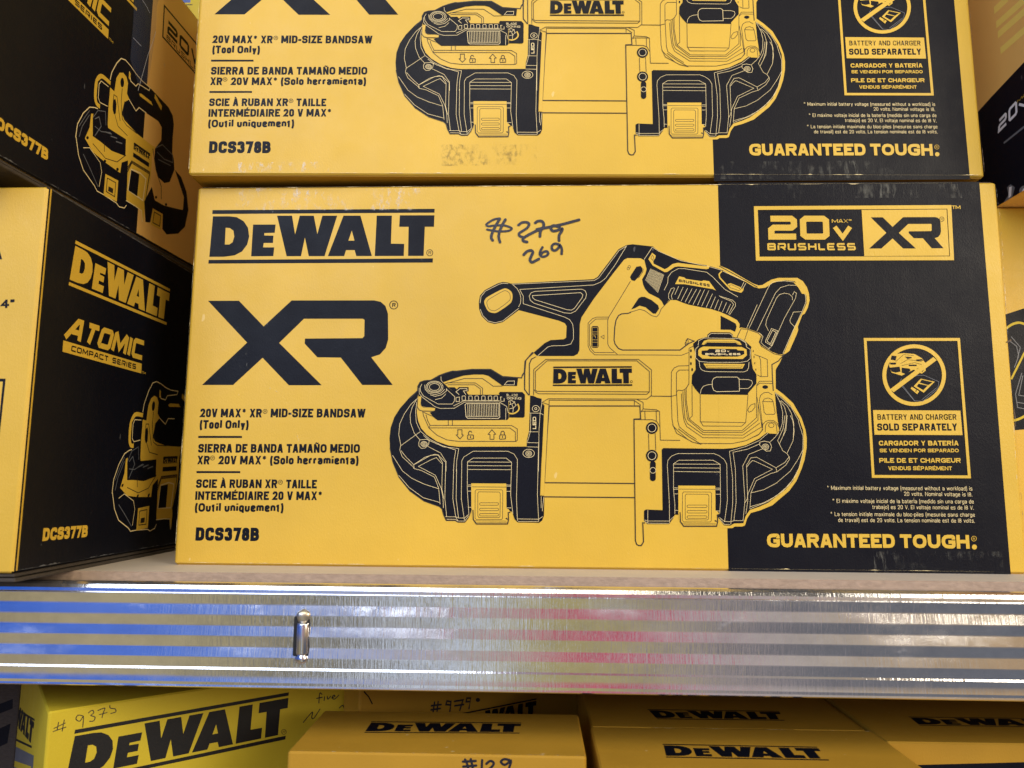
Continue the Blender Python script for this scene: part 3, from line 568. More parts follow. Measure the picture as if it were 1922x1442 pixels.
    for x, sh in ((1046, ((1025, 1002), (1022, 975), (1032, 958), (1052, 958), (1062, 975))), (1431, ((1410, 1002), (1412, 972), (1422, 958), (1442, 958), (1452, 972), (1453, 1002)))):
        S(D, 1.3, R3((x - 34, 1008), (x - 28, 1003), (x + 30, 1003), (x + 35, 1010), (x + 35, 1050), (x - 30, 1056), (x - 36, 1048)), True); S(D, 1.3, R3(*sh)); F(D, a.E(R3((x, 1028))[0], .9, 2))
    S(L, .8, a.E(R3((1830, 687))[0], 6.6, 5.8), True); S(L, .9, a.E(R3((1830, 687))[0], 2), True)
    a.T(L, 'LED', *R3((1834, 932), (1834, 785)), cap=6.4, bold=.03, rot=1)
    for P in (((1745, 740), (1885, 742), (1922, 762)), ((1745, 965), (1862, 966)), ((1725, 1096), (1862, 1098)), ((1722, 1146), (1865, 1150)), ((1770, 742), (1766, 962), (1728, 1090)), ((1905, 570), (1900, 640), (1882, 742), (1868, 970), (1866, 1150), (1862, 1442))):
        S(L, .7, R3(*P))
    S(L, .8, a.E(R3((1745, 1225))[0], 10.8, 7.8), True)
    for r in (5.6, 3.4, 1.2): S(L, .8, a.E(R3((1745, 1228))[0], r, r * .9), True)
    for P in (((412, 560), (330, 635), (250, 750), (195, 870), (183, 1000), (208, 1130)), ((395, 580), (345, 670), (320, 760), (325, 860), (370, 985), (437, 1062)), ((400, 610), (385, 720), (393, 850), (445, 960), (560, 1058), (700, 1130), (868, 1185), (850, 1300), (840, 1442)), ((480, 1010), (560, 1075), (720, 1145), (905, 1168), (880, 1310), (875, 1442)),
              ((440, 965), (205, 1135), (195, 1185), (225, 1265), (365, 1395), (360, 1405)), ((365, 1360), (500, 1270), (620, 1235), (665, 1252), (750, 1335), (752, 1442)), ((530, 1140), (685, 1220), (755, 1330))):
        S(L, .75, R3(*P))
    S(L, .8, R3((425, 1090), (440, 1062), (520, 1055), (550, 1075), (540, 1120), (500, 1160), (455, 1165), (425, 1135)), True)
    for r in (6, 4, 1.5): S(L, .8, a.E(R3((487, 1112))[0], r, r * .8), True)
    for P in (((745, 240), (735, 600), (765, 790), (790, 840)), ((775, 290), (770, 600), (795, 800)), ((660, 215), (650, 600), (670, 795)), ((322, 240), (500, 140), (580, 135), (625, 220), (618, 500), (640, 600)), ((620, 230), (560, 165), (510, 185), (370, 258), (550, 352), (612, 490), (630, 580), (635, 700)), ((185, 90), (240, 160), (320, 240), (325, 282), (400, 300), (540, 372), (585, 490), (600, 660)),
              ((95, 140), (200, 305), (300, 385), (430, 445), (582, 495)), ((160, 350), (270, 480), (420, 590), (595, 640)), ((655, 792), (765, 793), (797, 805), (860, 805), (908, 762)), ((668, 818), (760, 820), (795, 838), (860, 838), (912, 770)),
              ((858, 830), (825, 600), (830, 200), (850, 160), (950, 97), (1320, 97), (1385, 128), (1420, 185), (1410, 600), (1420, 835)), ((905, 765), (888, 500), (890, 210), (950, 170), (1300, 170), (1358, 215), (1348, 560), (1372, 760)), ((890, 210), (1358, 213)), ((892, 250), (1355, 252)), ((892, 290), (1352, 293)),
              ((895, 455), (930, 455)), ((895, 470), (930, 470)), ((895, 520), (932, 520)), ((1303, 455), (1352, 456)), ((1303, 468), (1352, 468)), ((1303, 522), (1350, 522)), ((903, 692), (932, 692)), ((1303, 697), (1355, 698)), ((1422, 815), (1645, 818), (1688, 790)), ((1425, 842), (1645, 842)), ((1645, 0), (1632, 560), (1645, 840)), ((1700, 580), (1684, 732)), ((1672, 575), (1672, 700))):
        S(L, .75, R6(*P))
    # clamp feet
    for f in (lambda *P: R6(*P), lambda *P: R8(*[((x - 930) * 1.121 + 438, (y - 440) * 1.065 + 793) for x, y in P])):
        F(Y, f((930, 438), (1302, 440), (1304, 700), (1325, 712), (1345, 740), (1325, 745), (1325, 800), (1315, 865), (985, 868), (945, 820), (932, 740)))
        S(D, th, f((935, 475), (1300, 478))); S(D, 1, f((972, 520), (985, 505), (1255, 507), (1265, 520), (1262, 810), (1250, 823), (985, 822), (970, 805)), True)
        S(D, 1, f((1000, 545), (1010, 528), (1225, 530), (1238, 545), (1235, 790), (1222, 802), (1010, 800), (1000, 780)), True)
        for y in (657, 715, 771): S(D, 1, f(*rr(1018, y - 13, 1220, y + 13, 12)), True)
        S(D, 2.2, f((948, 720), (952, 820), (985, 868), (1315, 868), (1325, 820), (1322, 750), (1345, 742))); S(D, .8, f((965, 835), (1305, 838))); S(D, .8, f((985, 852), (1310, 853)))
        F(D, f((1290, 812), (1310, 800), (1322, 830)))
    S(D, 1.4, R6((935, 712), (900, 800), (862, 850), (790, 850), (760, 832), (665, 832), (635, 770), (620, 710), (592, 684), (430, 626), (280, 519), (165, 374), (98, 210), (68, 60)))
    # ---- centre body
    S(D, th, R4((138, 525), (140, 215), (285, 95), (1400, 95), (1555, 220), (1555, 530), (1500, 572), (315, 568), (240, 612), (325, 640)))
    S(D, th, R4((160, 240), (300, 112), (1380, 112), (1530, 240), (1530, 485), (1500, 514), (200, 508), (165, 490), (142, 455)), False); S(D, th, R4((160, 240), (160, 462), (178, 478), (1528, 485)))
    S(D, 1.9, R4((130, 10), (45, 105), (32, 250), (30, 455), (80, 525))); S(D, th, R4((168, 64), (110, 90), (85, 150), (85, 528)))
    a.logo(K, WORD, R4((366, 178), (1318, 178), (1328, 413), (372, 413))); F(K, a.E(R4((1314, 362))[0], 2.4)); F(Y, a.E(R4((1314, 362))[0], 1.5))
    S(D, 2, R4((325, 655), (1415, 655), (1425, 810), (1345, 813)) + R7((1345, 0), (1362, 1380), (1378, 1422), (1402, 1436), (1432, 1436), (1460, 1390), (1450, 1162), (1478, 1165)))
    S(D, 1.9, R4((325, 650), (300, 1000)) + R7((268, 680), (1355, 690))); S(D, 1.9, R7((268, 850), (1355, 860)))
    F(Y, R4((240, 640), (270, 650), (262, 770), (232, 1442)) + R7((220, 832), (262, 832)) + R4((316, 658)), ())
    for P in (((325, 585), (325, 655)), ((325, 585), (1350, 588), (1350, 645)), ((1350, 588), (1420, 640), (1420, 655)), ((1380, 575), (1455, 612), (1455, 690), (1612, 700), (1652, 720), (1662, 1065), (1900, 1068)), ((1430, 725), (1460, 716), (1640, 718)), ((1475, 722), (1480, 815)), ((1612, 722), (1615, 838)), ((1350, 818), (1570, 820), (1620, 842), (1655, 905)), ((1455, 690), (1430, 725)), ((1558, 537), (1800, 540)), ((1520, 990), (1525, 1188)), ((1600, 985), (1607, 1188))):
        S(D, th, R4(*P))
    S(D, th, R8((700, 325), (600, 300), (420, 200), (375, 100)));
    S(D, th, R8((440, 150), (560, 240), (680, 315), (1040, 318), (1200, 285), (1350, 210), (1395, 150)))
    F(K, R7(*rr(1537, 420, 1606, 662, 30)))
    for y in (920, 1253): F(K, a.E(R4((1560, y))[0], 11.2)); S(L, .9, a.E(R4((1560, y))[0], 7.4), True)
    S(L, .8, a.E(R7((1572, 532))[0], 5.4), True)
def front_art(face, price):
    a = Art(face)
    a.part('black_panel')
    a.F(INK, [(1347.3, 343), (1838, 341.5), (1849, 480), (1859, 600), (1874, 790), (1886, 940), (1897.5, 1082), (1367.6, 1082), (1357, 700)])
    a.part('brand_logo'); a.logo(INK, WORD, RL((205, 196), (1758, 195), (1752, 567), (192, 571)))
    a.S(INK, 1.2, a.E(RL((1725, 498))[0], 5.8), True); a.T(INK, 'R', *RL((1716, 509), (1735, 509)), cap=6, bold=.01)
    a.part('series_logo'); a.logo(INK, XRS, RL((145, 829), (1468, 828), (1468, 1416), (145, 1416)))
    a.S(INK, 1.5, a.E(RL((1475, 860))[0], 7.6), True); a.T(INK, 'R', *RL((1464, 874), (1488, 874)), cap=7.6, bold=.03)
    a.part('product_name_text')
    for t, x0, x1, b, c in (('20V MAX* XR', 162, 692, 290, 74), ('MID-SIZE BANDSAW', 768, 1583, 291, 75), ('(Tool Only)', 158, 578, 389, 75), ('SIERRA DE BANDA TAMAÑO MEDIO', 145, 1535, 594, 75), ('XR', 137, 243, 694, 74),
                            ('20V MAX* (Solo herramienta)', 320, 1523, 695, 74), ('SCIE À RUBAN XR', 127, 825, 897, 74), ('TAILLE', 900, 1165, 900, 74), ('INTERMÉDIAIRE 20 V MAX*', 120, 1212, 1000, 74), ('(Outil uniquement)', 117, 878, 1102, 75)):
        a.T(INK, t, *R9((x0, b), (x1, b + 2)), cap=c * .21852, bold=.042)
    for x, y in ((721, 240), (270, 640), (853, 848)):
        a.S(INK, .9, a.E(R9((x, y))[0], 4.0), True); a.T(INK, 'R', *R9((x - 8, y + 10), (x + 9, y + 10)), cap=4, bold=.01)
    for x, y, X in ((148, 459, 523), (132, 761, 508)): a.F(INK, R9((x, y - 9), (X, y - 8), (X, y + 9), (x, y + 9)))
    a.part('model_number'); a.T(INK, 'DCS378B', *R9((122, 1350), (668, 1354)), cap=25, bold=.052)
    a.part('tool_drawing'); draw_tool(a)
    # badge
    a.part('voltage_badge')
    a.F(YEL, RB((123, 98), (1437, 90), (1455, 457), (137, 460)), [RB((149, 122), (1410, 115), (1428, 431), (161, 434))])
    a.F(YEL, RB((840, 123), (1405, 119), (1423, 427), (858, 430)))
    a.square(YEL, '20', RB((215, 161), (622, 161), (628, 320), (220, 320)), w=.25, gap=.1)
    a.square(YEL, 'V', RB((645, 224), (778, 224), (780, 319), (650, 319)), w=.3)
    a.T(YEL, 'MAX*', *RB((642, 208), (775, 208)), cap=6.6, bold=.03)
    a.square(YEL, 'BRUSHLESS', RB((212, 343), (798, 343), (802, 391), (214, 391)), w=.24, gap=.2)
    a.logo(INK, XRS, RB((885, 171), (1375, 170), (1385, 378), (890, 380)))
    a.S(INK, 1, a.E(RB((1373, 184))[0], 4.2), True); a.T(INK, 'R', *RB((1367, 191), (1380, 191)), cap=4, bold=.01)
    a.T(YEL, 'TM', *RB((1441, 116), (1498, 116)), cap=6.4, bold=.03)
    # notice
    a.part('battery_notice')
    a.F(YEL, [(1620.8, 634.8), (1801.2, 634.8), (1822, 898), (1636.2, 897)], [[(1626.2, 640.2), (1796.6, 640.2), (1816, 892.6), (1641, 891.8)]])
    c = RN((825, 555))[0]
    a.F(YEL, a.E(c, 59.7, 57.8, 48), [a.E(c, 52.3, 50.6, 48)])
    F, S = a.F, a.S
    F(YEL, RN((590, 400), (630, 345), (720, 335), (830, 345), (900, 385), (935, 430), (940, 510), (900, 540), (820, 500), (700, 560), (600, 530), (575, 460)))
    for P in (((600, 360), (650, 365), (640, 410), (590, 400)), ((580, 430), (650, 430), (640, 450), (590, 450)), ((580, 480), (680, 470), (690, 520), (640, 530), (600, 520)), ((700, 480), (780, 490), (790, 510), (740, 545), (700, 530)), ((730, 370), (800, 375), (800, 385), (760, 395)), ((770, 450), (850, 450), (850, 465), (770, 465)), ((840, 400), (900, 395), (920, 410), (850, 415)), ((850, 490), (900, 470), (925, 500), (905, 525))):
        F(INK, RN(*P))
    for P in (((640, 420), (720, 350), (820, 360)), ((690, 440), (760, 400), (900, 420)), ((700, 460), (830, 430), (900, 450))): S(INK, .8, RN(*P))
    for P in (((700, 590), (680, 620), (830, 810), (910, 815), (1060, 690), (1070, 620), (920, 555), (830, 560)), ((690, 650), (830, 815)), ((730, 600), (850, 560)), ((900, 800), (1050, 680))): S(GREY, .9, RN(*P))
    F(YEL, RN((890, 590), (1030, 620), (920, 730), (820, 665))); F(INK, RN((900, 600), (1010, 625), (965, 655), (880, 630))); F(INK, RN((870, 640), (960, 660), (915, 705), (850, 665))); F(YEL, RN((800, 670), (875, 715), (855, 745), (790, 690)))
    F(INK, RN((845, 690), (850, 715), (835, 722)))
    F(YEL, RN((585, 695), (1015, 375), (1050, 405), (622, 725)))
    F(YEL, RN((415, 903), (1285, 908), (1307, 1152), (430, 1148)))
    for col, t, x0, x1, b, cp, bo in ((INK, 'BATTERY AND CHARGER', 460, 1248, 1000, 56, .02), (INK, 'SOLD SEPARATELY', 458, 1256, 1108, 72, .04), (YEL, 'CARGADOR Y BATERÍA', 474, 1268, 1256, 48, .04), (YEL, 'SE VENDEN POR SEPARADO', 483, 1270, 1323, 36, .035), (YEL, 'PILE DE ET CHARGEUR', 478, 1290, 1427, 46, .04)):
        a.T(col, t, *RN((x0, b), (x1, b)), cap=cp * .18835, bold=bo)
    a.T(YEL, 'VENDUS SÉPARÉMENT', *RF((983, 157), (1423, 158)), cap=7.2, bold=.035)
    a.part('footnote_text')
    for t, x0, x1, b in (('* Maximum initial battery voltage (measured without a workload) is', 560, 1563, 296), ('20 volts. Nominal voltage is 18.', 1092, 1562, 337), ('* El máximo voltaje inicial de la batería (medido sin una carga de', 598, 1573, 386), ('trabajo) es 20 V. El voltaje nominal es de 18 V.', 873, 1573, 428),
                         ('* La tension initiale maximale du bloc-piles (mesurée sans charge', 584, 1580, 477), ('de travail) est de 20 volts. La tension nominale est de 18 volts.', 637, 1580, 518)):
        a.T(LINE, t, *RF((x0, b - 3), (x1, b + 2)), cap=7.4, bold=-.009)
    a.part('slogan')
    a.T(YEL, 'GUARANTEED', *RF((146, 690), (1030, 694)), cap=25.6, bold=.048); a.T(YEL, 'TOUGH', *RF((1066, 694), (1545, 700)), cap=25.6, bold=.048)
    F(YEL, a.E(RF((1577, 688))[0], 4.7)); S(YEL, .9, a.E(RF((1574, 630))[0], 4.6), True); a.T(YEL, 'R', *RF((1568, 638), (1581, 638)), cap=4, bold=.01)
    if price:
        a.part('handwritten_price')
        for P, w in ((((440, 208), (400, 280), (368, 360), (360, 420), (375, 480)), 4.6), (((372, 200), (320, 290), (278, 380), (270, 430), (287, 458)), 4.6), (((372, 195), (300, 208), (215, 262), (232, 288), (310, 280), (420, 278), (505, 305), (512, 325), (470, 345), (350, 350), (220, 328)), 3.6),
                     (((597, 275), (640, 245), (700, 242), (725, 265), (700, 310), (640, 350), (605, 375), (610, 405), (650, 420)), 4.4), (((700, 478), (665, 470), (650, 455), (665, 425), (760, 370), (870, 322), (1010, 290), (1140, 262), (1325, 212)), 4.8),
                     (((800, 248), (830, 228), (875, 228), (900, 258), (895, 300), (862, 350), (855, 412)), 4.8), (((815, 325), (860, 315), (905, 300)), 4), (((1090, 300), (1020, 280), (985, 310), (1010, 345), (1060, 340), (1120, 318), (1115, 350), (1085, 400), (1085, 462)), 4.8),
                     (((660, 632), (700, 592), (750, 580), (770, 605), (750, 650), (735, 695), (760, 722), (800, 705), (842, 682)), 4.8), (((885, 542), (860, 590), (855, 630), (885, 655), (930, 645), (955, 615), (935, 590), (895, 600), (870, 625)), 4.2),
                     (((1075, 505), (1030, 500), (998, 530), (1005, 570), (1040, 580), (1080, 545), (1085, 510), (1105, 530), (1118, 570), (1115, 622)), 4.4)):
            S(PEN, w * 1.1, RH(*P), sm=True, cap=True)
        a.part('rub_mark'); a.F(RUBW, [(440, 354), (800, 354), (800, 395), (440, 395)]); a.part('rub_mark'); a.F(RUBG, [(1640, 1035), (1880, 1035), (1884, 1076), (1640, 1076)]); a.part('rub_mark'); a.F(RUBG, [(1360, 347), (1830, 346), (1832, 372), (1362, 372)])
        a.part('crease')
        for P, w in ((((486, 722), (520, 735), (540, 757), (552, 800), (566, 840)), .7), (((466, 588), (462, 640), (464, 690)), .8), (((434, 670), (456, 694)), .8)): S(RUBW, w * 2, P, sm=True)
    else:
        a.part('ink_smudge'); a.F(SMUDGE, [(820, 1000), (1010, 1000), (1010, 1045), (820, 1045)])
        a.part('rub_mark'); a.F(RUBG, [(1380, 1040), (1700, 1040), (1760, 1078), (1380, 1078)]); a.part('rub_mark'); a.F(RUBW, [(420, 1035), (600, 1035), (600, 1056), (420, 1056)])
    return a
def M4(R3, t):
    return Matrix([[*map(float, R3[i]), float(t[i])] for i in range(3)] + [[0, 0, 0, 1]])
I3 = np.eye(3)
# ------------------------------------------------------------------ the shelf
shelf = thing('shelf', 'ribbed galvanised steel shelf beam with pale particle board on top', 'shelf')
BY = -.0375
V, F_ = rbox(-1.0, 1.6, BY, .52, -.0056, 0, .0012, 2)
fm = [1 if i == len(F_) - 1 else 0 for i in range(len(F_))]
newobj('shelf_board', V, F_, [BOARDM, BOARDT], shelf, fm)
prof = [(-.030, -.0075), (-.041, -.0046), (-.0515, -.0036), (-.0545, -.0038), (-.0565, -.0050), (-.0574, -.0070), (-.0576, -.0088), (-.0570, -.0096)]
z = -.0096; y = -.0576; near = True
for i in range(7):
    y2 = -.0567 if near else -.0576
    prof += [(y, z - .0003), (y2, z - .0057)]; y = y2; near = not near; z -= .0060
prof += [(-.0571, z - .0008), (-.0570, z - .0032), (-.0570, z - .0052), (-.0573, z - .0078), (-.0572, z - .0094), (-.0574, z - .0104), (-.0564, z - .0112), (-.0535, z - .0115), (-.050, z - .0112), (-.050, z - .006)]
nx = 60; V, F_ = [], []
for i in range(nx + 1):
    x = -1.0 + 2.6 * i / nx
    for (py, pz) in prof: V.append((x, py, pz))
n = len(prof)
for i in range(nx):
    for j in range(n - 1): F_.append((i * n + j, i * n + j + 1, (i + 1) * n + j + 1, (i + 1) * n + j))
beam = newobj('beam', V, F_, [STEEL], shelf)
for p in beam.data.polygons: p.use_smooth = True
md = beam.modifiers.new('edges', 'EDGE_SPLIT'); md.split_angle = math.radians(9)
# locking pin pressed into the slot
pc = hit((566, 1195), (0, -.0585, 0), (0, 1, 0)); px_, pz_ = pc[0], pc[2]
def tubez(r, z0, z1, cx, cy, ry=None, seg=20, rings=((0, 1), (1, 1))):
    V, F_ = [], []; ry = ry or r
    for t, k in rings:
        for s in range(seg):
            a = 2 * math.pi * s / seg; V.append((cx + r * k * math.cos(a), cy + ry * k * math.sin(a), z0 + (z1 - z0) * t))
    for l in range(len(rings) - 1):
        for s in range(seg): F_.append((l * seg + s, l * seg + (s + 1) % seg, (l + 1) * seg + (s + 1) % seg, (l + 1) * seg + s))
    F_ += [tuple(range(seg))[::-1], tuple(range((len(rings) - 1) * seg, len(rings) * seg))]; return V, F_
V, F_ = rbox(px_ - .0052, px_ + .0042, -.0581, -.0562, pz_ - .0112, pz_ + .0112, .001, 3)
newobj('pin_slot', V, F_, [HOLE], shelf)  # black block on the beam face stands in for the shaded recess
V, F_ = tubez(.0035, pz_ - .0098, pz_ + .0076, px_ + .0005, -.0582, .0024, 24, ((0, .93), (.03, 1), (.93, 1), (.95, .96), (1, .96)))
newobj('locking_pin', V, F_, [PIN], shelf, smooth=True)
def blob(name, c, r, m, sq=(1, 1, 1), seed=1):
    rd = random.Random(seed); V, F_ = [], []; A, B = 16, 10
    for i in range(B + 1):
        for j in range(A):
            th = math.pi * i / B; ph = 2 * math.pi * j / A; k = 1 + .07 * math.sin(3 * ph + seed) * math.sin(th) + .05 * math.sin(5 * th + seed)
            V.append((c[0] + r * sq[0] * k * math.sin(th) * math.cos(ph), c[1] + r * sq[1] * k * math.sin(th) * math.sin(ph), c[2] + r * sq[2] * k * math.cos(th)))
    for i in range(B):
        for j in range(A): F_.append((i * A + j, (i + 1) * A + j, (i + 1) * A + (j + 1) % A, i * A + (j + 1) % A))
    return newobj(name, V, F_, [m], shelf, smooth=True)
blob('pressed_dimple', (px_ + .0002, -.0568, pz_ + .0112), .0043, WARMZN, (1, .65, .95), 2)
blob('pressed_dimple', (px_ + .0002, -.0568, pz_ - .0124), .0041, PIN, (1, .75, .9), 5)
# ------------------------------------------------------------------ the two printed cartons in the middle
W0, H0, D0 = .5600, .2651, .30
def carton_body(parent, W, H, D, mat_=YEL, zb=.0006, r=.0022, notch=True):
    V, F_ = rbox(0, W, 0, D, zb, H - .0010, r)
    o = newobj('carton_body', V, F_, [mat_], parent)
    V, F_ = rbox(.0015, W - .0015, .0015, D - .001, 0, zb - .0001, .001); newobj('bottom_flap', V, F_, [YELB], parent)
    V, F_ = rbox(.0022, W - .0022, .0015, D - .001, H - .0009, H, .001); newobj('top_flap', V, F_, [KRAFT], parent)
    return o
main_m = M4(I3, (0, 0, 0))
mainb = thing('cardboard_box', 'yellow and black bandsaw carton on the shelf with handwritten 279 struck out and 269', 'box', 'bandsaw cartons stacked in the middle', main_m)
carton_body(mainb, W0, H0, D0)
fmain = Face(main_m, (0, 0, 0), (1, 0, 0), (0, 0, 1))
a = front_art(fmain, True)
a.part('worn_edge'); a.wear(LINE, (W0 - .03, H0 - .0012), (.001, H0 - .0012), .0007, .35, 3); a.part('worn_edge'); a.wear(LINE, (.0006, H0 - .004), (.0006, .004), .0006, .3, 5)
a.part('worn_edge'); a.wear(KRAFT, (W0 - .0006, .004), (W0 - .0006, H0 - .004), -.0008, .35, 7); a.part('worn_edge'); a.wear(LINE, (.002, .0016), (W0 - .02, .0016), .0007, .35, 9); a.part('corner_crease'); a.S(RUBW, 1.2, [(1869, 352), (1878, 420), (1889, 600), (1902, 800), (1908, 900)]); 
a.F(KRAFT, [(1888, 642), (1897, 637), (1898, 640), (1889, 644)])
a.build(mainb)
up_m = M4(rotm(-.006814, -.005812, .039523), (-.001315, -.013224, .2682))
upb = thing('cardboard_box', 'upper bandsaw carton with a grey ink smudge, stacked on the one with handwritten prices', 'box', 'bandsaw cartons stacked in the middle', up_m)
carton_body(upb, W0, H0, D0)
a = front_art(fmain, False)
a.part('worn_edge'); a.wear(LINE, (.002, .0016), (W0 - .005, .0016), .0008, .35, 11); a.part('worn_edge'); a.wear(LINE, (.0006, H0 - .004), (.0006, .004), .0006, .3, 13); a.part('worn_edge'); a.wear(KRAFT, (W0 - .0006, .004), (W0 - .0006, H0 - .004), -.0007, .3, 15)
a.build(upb)
# ------------------------------------------------------------------ the two cartons at left
XL, YL = -.0455, -.0905
lo_m = M4(I3, (XL, YL, 0)); lu_m = M4(rotm(.010967, .002998, -.0236), (-.069139, -.127771, .23638))
flo = Face(lo_m, (0, 0, 0), (0, 1, 0), (0, 0, 1)); flu = Face(lu_m, (0, 0, 0), (0, 1, 0), (0, 0, 1))
HL, DL, WL = .2290, .40, .24
def side_art():
    a = Art(flu); Y, K, L = YEL, INK, LINE
    RA, RZ, R3b, R4b, R5b = reg(0, 0, 380), reg(0, 240, 380), reg(0, 420, 380), reg(0, 660, 400), reg(0, 900, 500)
    F, S = a.F, a.S
    ub = sum(flu.px(p)[0] for p in ((294.6, 0), (271, 257), (246, 437.7))) / 3
    a.clip = (0, DL - .003, .0062, HL - .0012)
    a.part('yellow_panel'); a.polyuv(TAN, [(ub, .0062), (DL - .003, .0062), (DL - .003, HL - .0012), (ub, HL - .0012)]); a.part('yellow_edge_strip'); a.polyuv(Y, [(.0021, .0062), (.0034, .0062), (.0034, HL - .0012), (.0021, HL - .0012)])  # tan instead of yellow paints a pale sheen onto the panel
    a.part('voltage_badge')
    S(K, 1.6, RA((1545, 350), (1560, 55), (1850, 400), (2100, 700), (2080, 960), (1830, 670)), True)
    a.square(K, '20V', RA((1592, 185), (1890, 530), (1885, 650), (1588, 315)), w=.24, gap=.2)
    a.square(K, 'BRUSHLESS', RA((1582, 325), (1950, 735), (1948, 790), (1580, 370)), w=.22, gap=.25)
    a.part('tool_drawing')
    F(K, RA((1045, 830), (1050, 760), (1070, 690), (1110, 600), (1150, 558), (1192, 572), (1240, 628), (1290, 700), (1340, 760), (1440, 850), (1600, 1020), (1640, 1100), (1650, 1180), (1640, 1300)) + RZ((1635, 240), (1650, 300), (1655, 400), (1610, 515), (1560, 525), (1495, 465), (1465, 320), (1470, 200), (1530, 120), (1535, 0)) + RA((1530, 1200), (1500, 1150), (1395, 1080), (1320, 1020), (1290, 1050), (1230, 970), (1215, 900), (1200, 880), (1100, 870)))
    F(Y, RA((1045, 830), (1085, 870), (1105, 740), (1135, 692), (1170, 692), (1200, 730), (1215, 790), (1205, 890), (1228, 945), (1180, 970), (1155, 1080), (1180, 1140), (1300, 1270), (1450, 1388)) + RZ((1472, 180), (1445, 260), (1430, 480), (1380, 700), (1357, 900), (1345, 780), (1200, 690), (1195, 560), (1212, 320), (1140, 430), (1000, 330), (880, 230), (805, 100)) + RA((850, 1210), (860, 1080), (885, 1080), (880, 1150), (1020, 1220), (1030, 1000), (1040, 900)))
    F(K, RZ((718, 80), (740, 250), (790, 400), (900, 550), (930, 610), (970, 625), (985, 600), (1000, 430), (1125, 500), (1110, 700), (1130, 745), (1175, 755), (1195, 720), (1205, 560), (1215, 310), (1155, 330), (1140, 430), (1000, 330), (880, 230), (805, 100)) + RA((850, 1210), (865, 1080), (930, 1030), (840, 1020), (780, 1080), (735, 1180)))
    F(K, RA((880, 1110), (900, 1070), (950, 1000), (1010, 1010), (1025, 1215), (1190, 1320)) + RZ((1195, 110), (1190, 270), (1060, 220), (950, 130), (880, 80)))
    S(L, 1.1, RA((930, 1035), (900, 1022), (850, 1018), (790, 1075), (735, 1180), (718, 1300)) + RZ((722, 90), (745, 260), (790, 400), (895, 550), (920, 600), (970, 628), (990, 640), (1105, 715), (1130, 750), (1180, 762), (1200, 735)))
    S(L, 1.0, RA((1045, 760), (1060, 690), (1108, 600), (1150, 556), (1192, 572), (1240, 628), (1290, 700), (1345, 765), (1425, 835), (1415, 860), (1310, 795), (1290, 820), (1240, 770), (1230, 680)))
    S(L, 1.0, RA((1225, 945), (1290, 1055), (1320, 1022), (1390, 1075)))
    for P in (((750, 1200), (800, 1120), (850, 1050)), ((750, 1300), (780, 1200), (850, 1090)), ((880, 1120), (930, 1050), (1000, 1060), (1005, 1190)), ((900, 1200), (960, 1250), (1050, 1260))): S(GREY, .8, RA(*P))
    S(K, 1.2, RA((1050, 800), (970, 745), (930, 760), (905, 930), (925, 1010)));
    S(Y, 4.6, RA((1048, 792), (975, 728), (940, 735), (914, 790), (905, 920), (918, 985), (948, 1012)), sm=True); S(L, .9, RA((1030, 825), (960, 770), (940, 800), (932, 930), (950, 975), (1020, 1010)))
    S(K, .8, RA((1040, 812), (970, 752), (930, 775), (918, 920)))
    for P in (((1210, 1160), (1175, 1120), (1165, 1060), (1185, 965)), ((1300, 1270), (1200, 1190), (1160, 1130), (1150, 960), (1160, 840)), ((1210, 1290), (1120, 1200), (1070, 1020), (1080, 900), (1110, 920), (1140, 1150))): S(INKT, .9, RA(*P))
    F(K, a.E(RA((1160, 785))[0], 3.4, 9)); F(K, RA((1075, 950), (1095, 940), (1105, 990), (1098, 1080), (1080, 1085), (1068, 1040)))
    F(Y, RA((1225, 680), (1240, 700), (1235, 760), (1222, 745))); F(Y, RA((1320, 890), (1340, 890), (1435, 965), (1450, 1005), (1330, 915))); F(Y, RA((1470, 890), (1465, 930), (1530, 1050), (1538, 1010)))
    S(INKT, 1, RA((990, 1345), (990, 1442)) ); S(INKT, .9, RZ((880, 150), (1000, 290), (1110, 325), (1195, 260)))
    for x, y in ((830, 95), (995, 318), (1115, 395)): F(K, a.E(RZ((x, y))[0], 2.4, 3))
    for x, y in ((1000, 40), (1050, 80), (1100, 130)): S(GREY, 1.2, RZ((x, y), (x + 60, y + 20)))
    S(GREY, 1, RA((900, 1290), (960, 1200), (940, 1110), (900, 1130)));
    S(L, .8, RZ((790, 190), (850, 190), (950, 330), (965, 420), (940, 560))); S(GREY, .9, RZ((790, 250), (860, 400), (930, 560)))
    F(Y, RZ((1000, 438), (1122, 502), (1108, 702), (982, 640))); S(INKT, 1.1, RZ((1018, 478), (1098, 522), (1088, 655), (1008, 605)), True); F(INKT, RZ((1030, 555), (1075, 580), (1070, 625), (1025, 600)))
    F(K, RZ((1270, 145), (1275, 140), (1425, 245), (1420, 262), (1268, 158))); a.logo(K, WORD, RZ((1270, 150), (1425, 252), (1420, 305), (1266, 205)))
    F(K, RZ((1265, 235), (1415, 335), (1412, 375), (1262, 275)))
    S(L, 1.5, RZ((1245, 395), (1215, 590), (1355, 690), (1385, 485), (1330, 430)), True); F(K, RZ((1245, 400), (1322, 442), (1302, 650), (1218, 595)))
    for d in (0, 22, 42): S(INKT, .9, RZ((1210, 420 - d), (1250, 335 - d / 2), (1420, 440 - d / 2), (1380, 690)))
    S(INKT, 1, RZ((1450, 200), (1480, 400), (1530, 560), (1530, 680))); S(GREY, 1, RZ((1480, 190), (1540, 160), (1640, 260), (1640, 330), (1560, 300), (1490, 230))); S(GREY, 1, RZ((1500, 300), (1620, 360)))
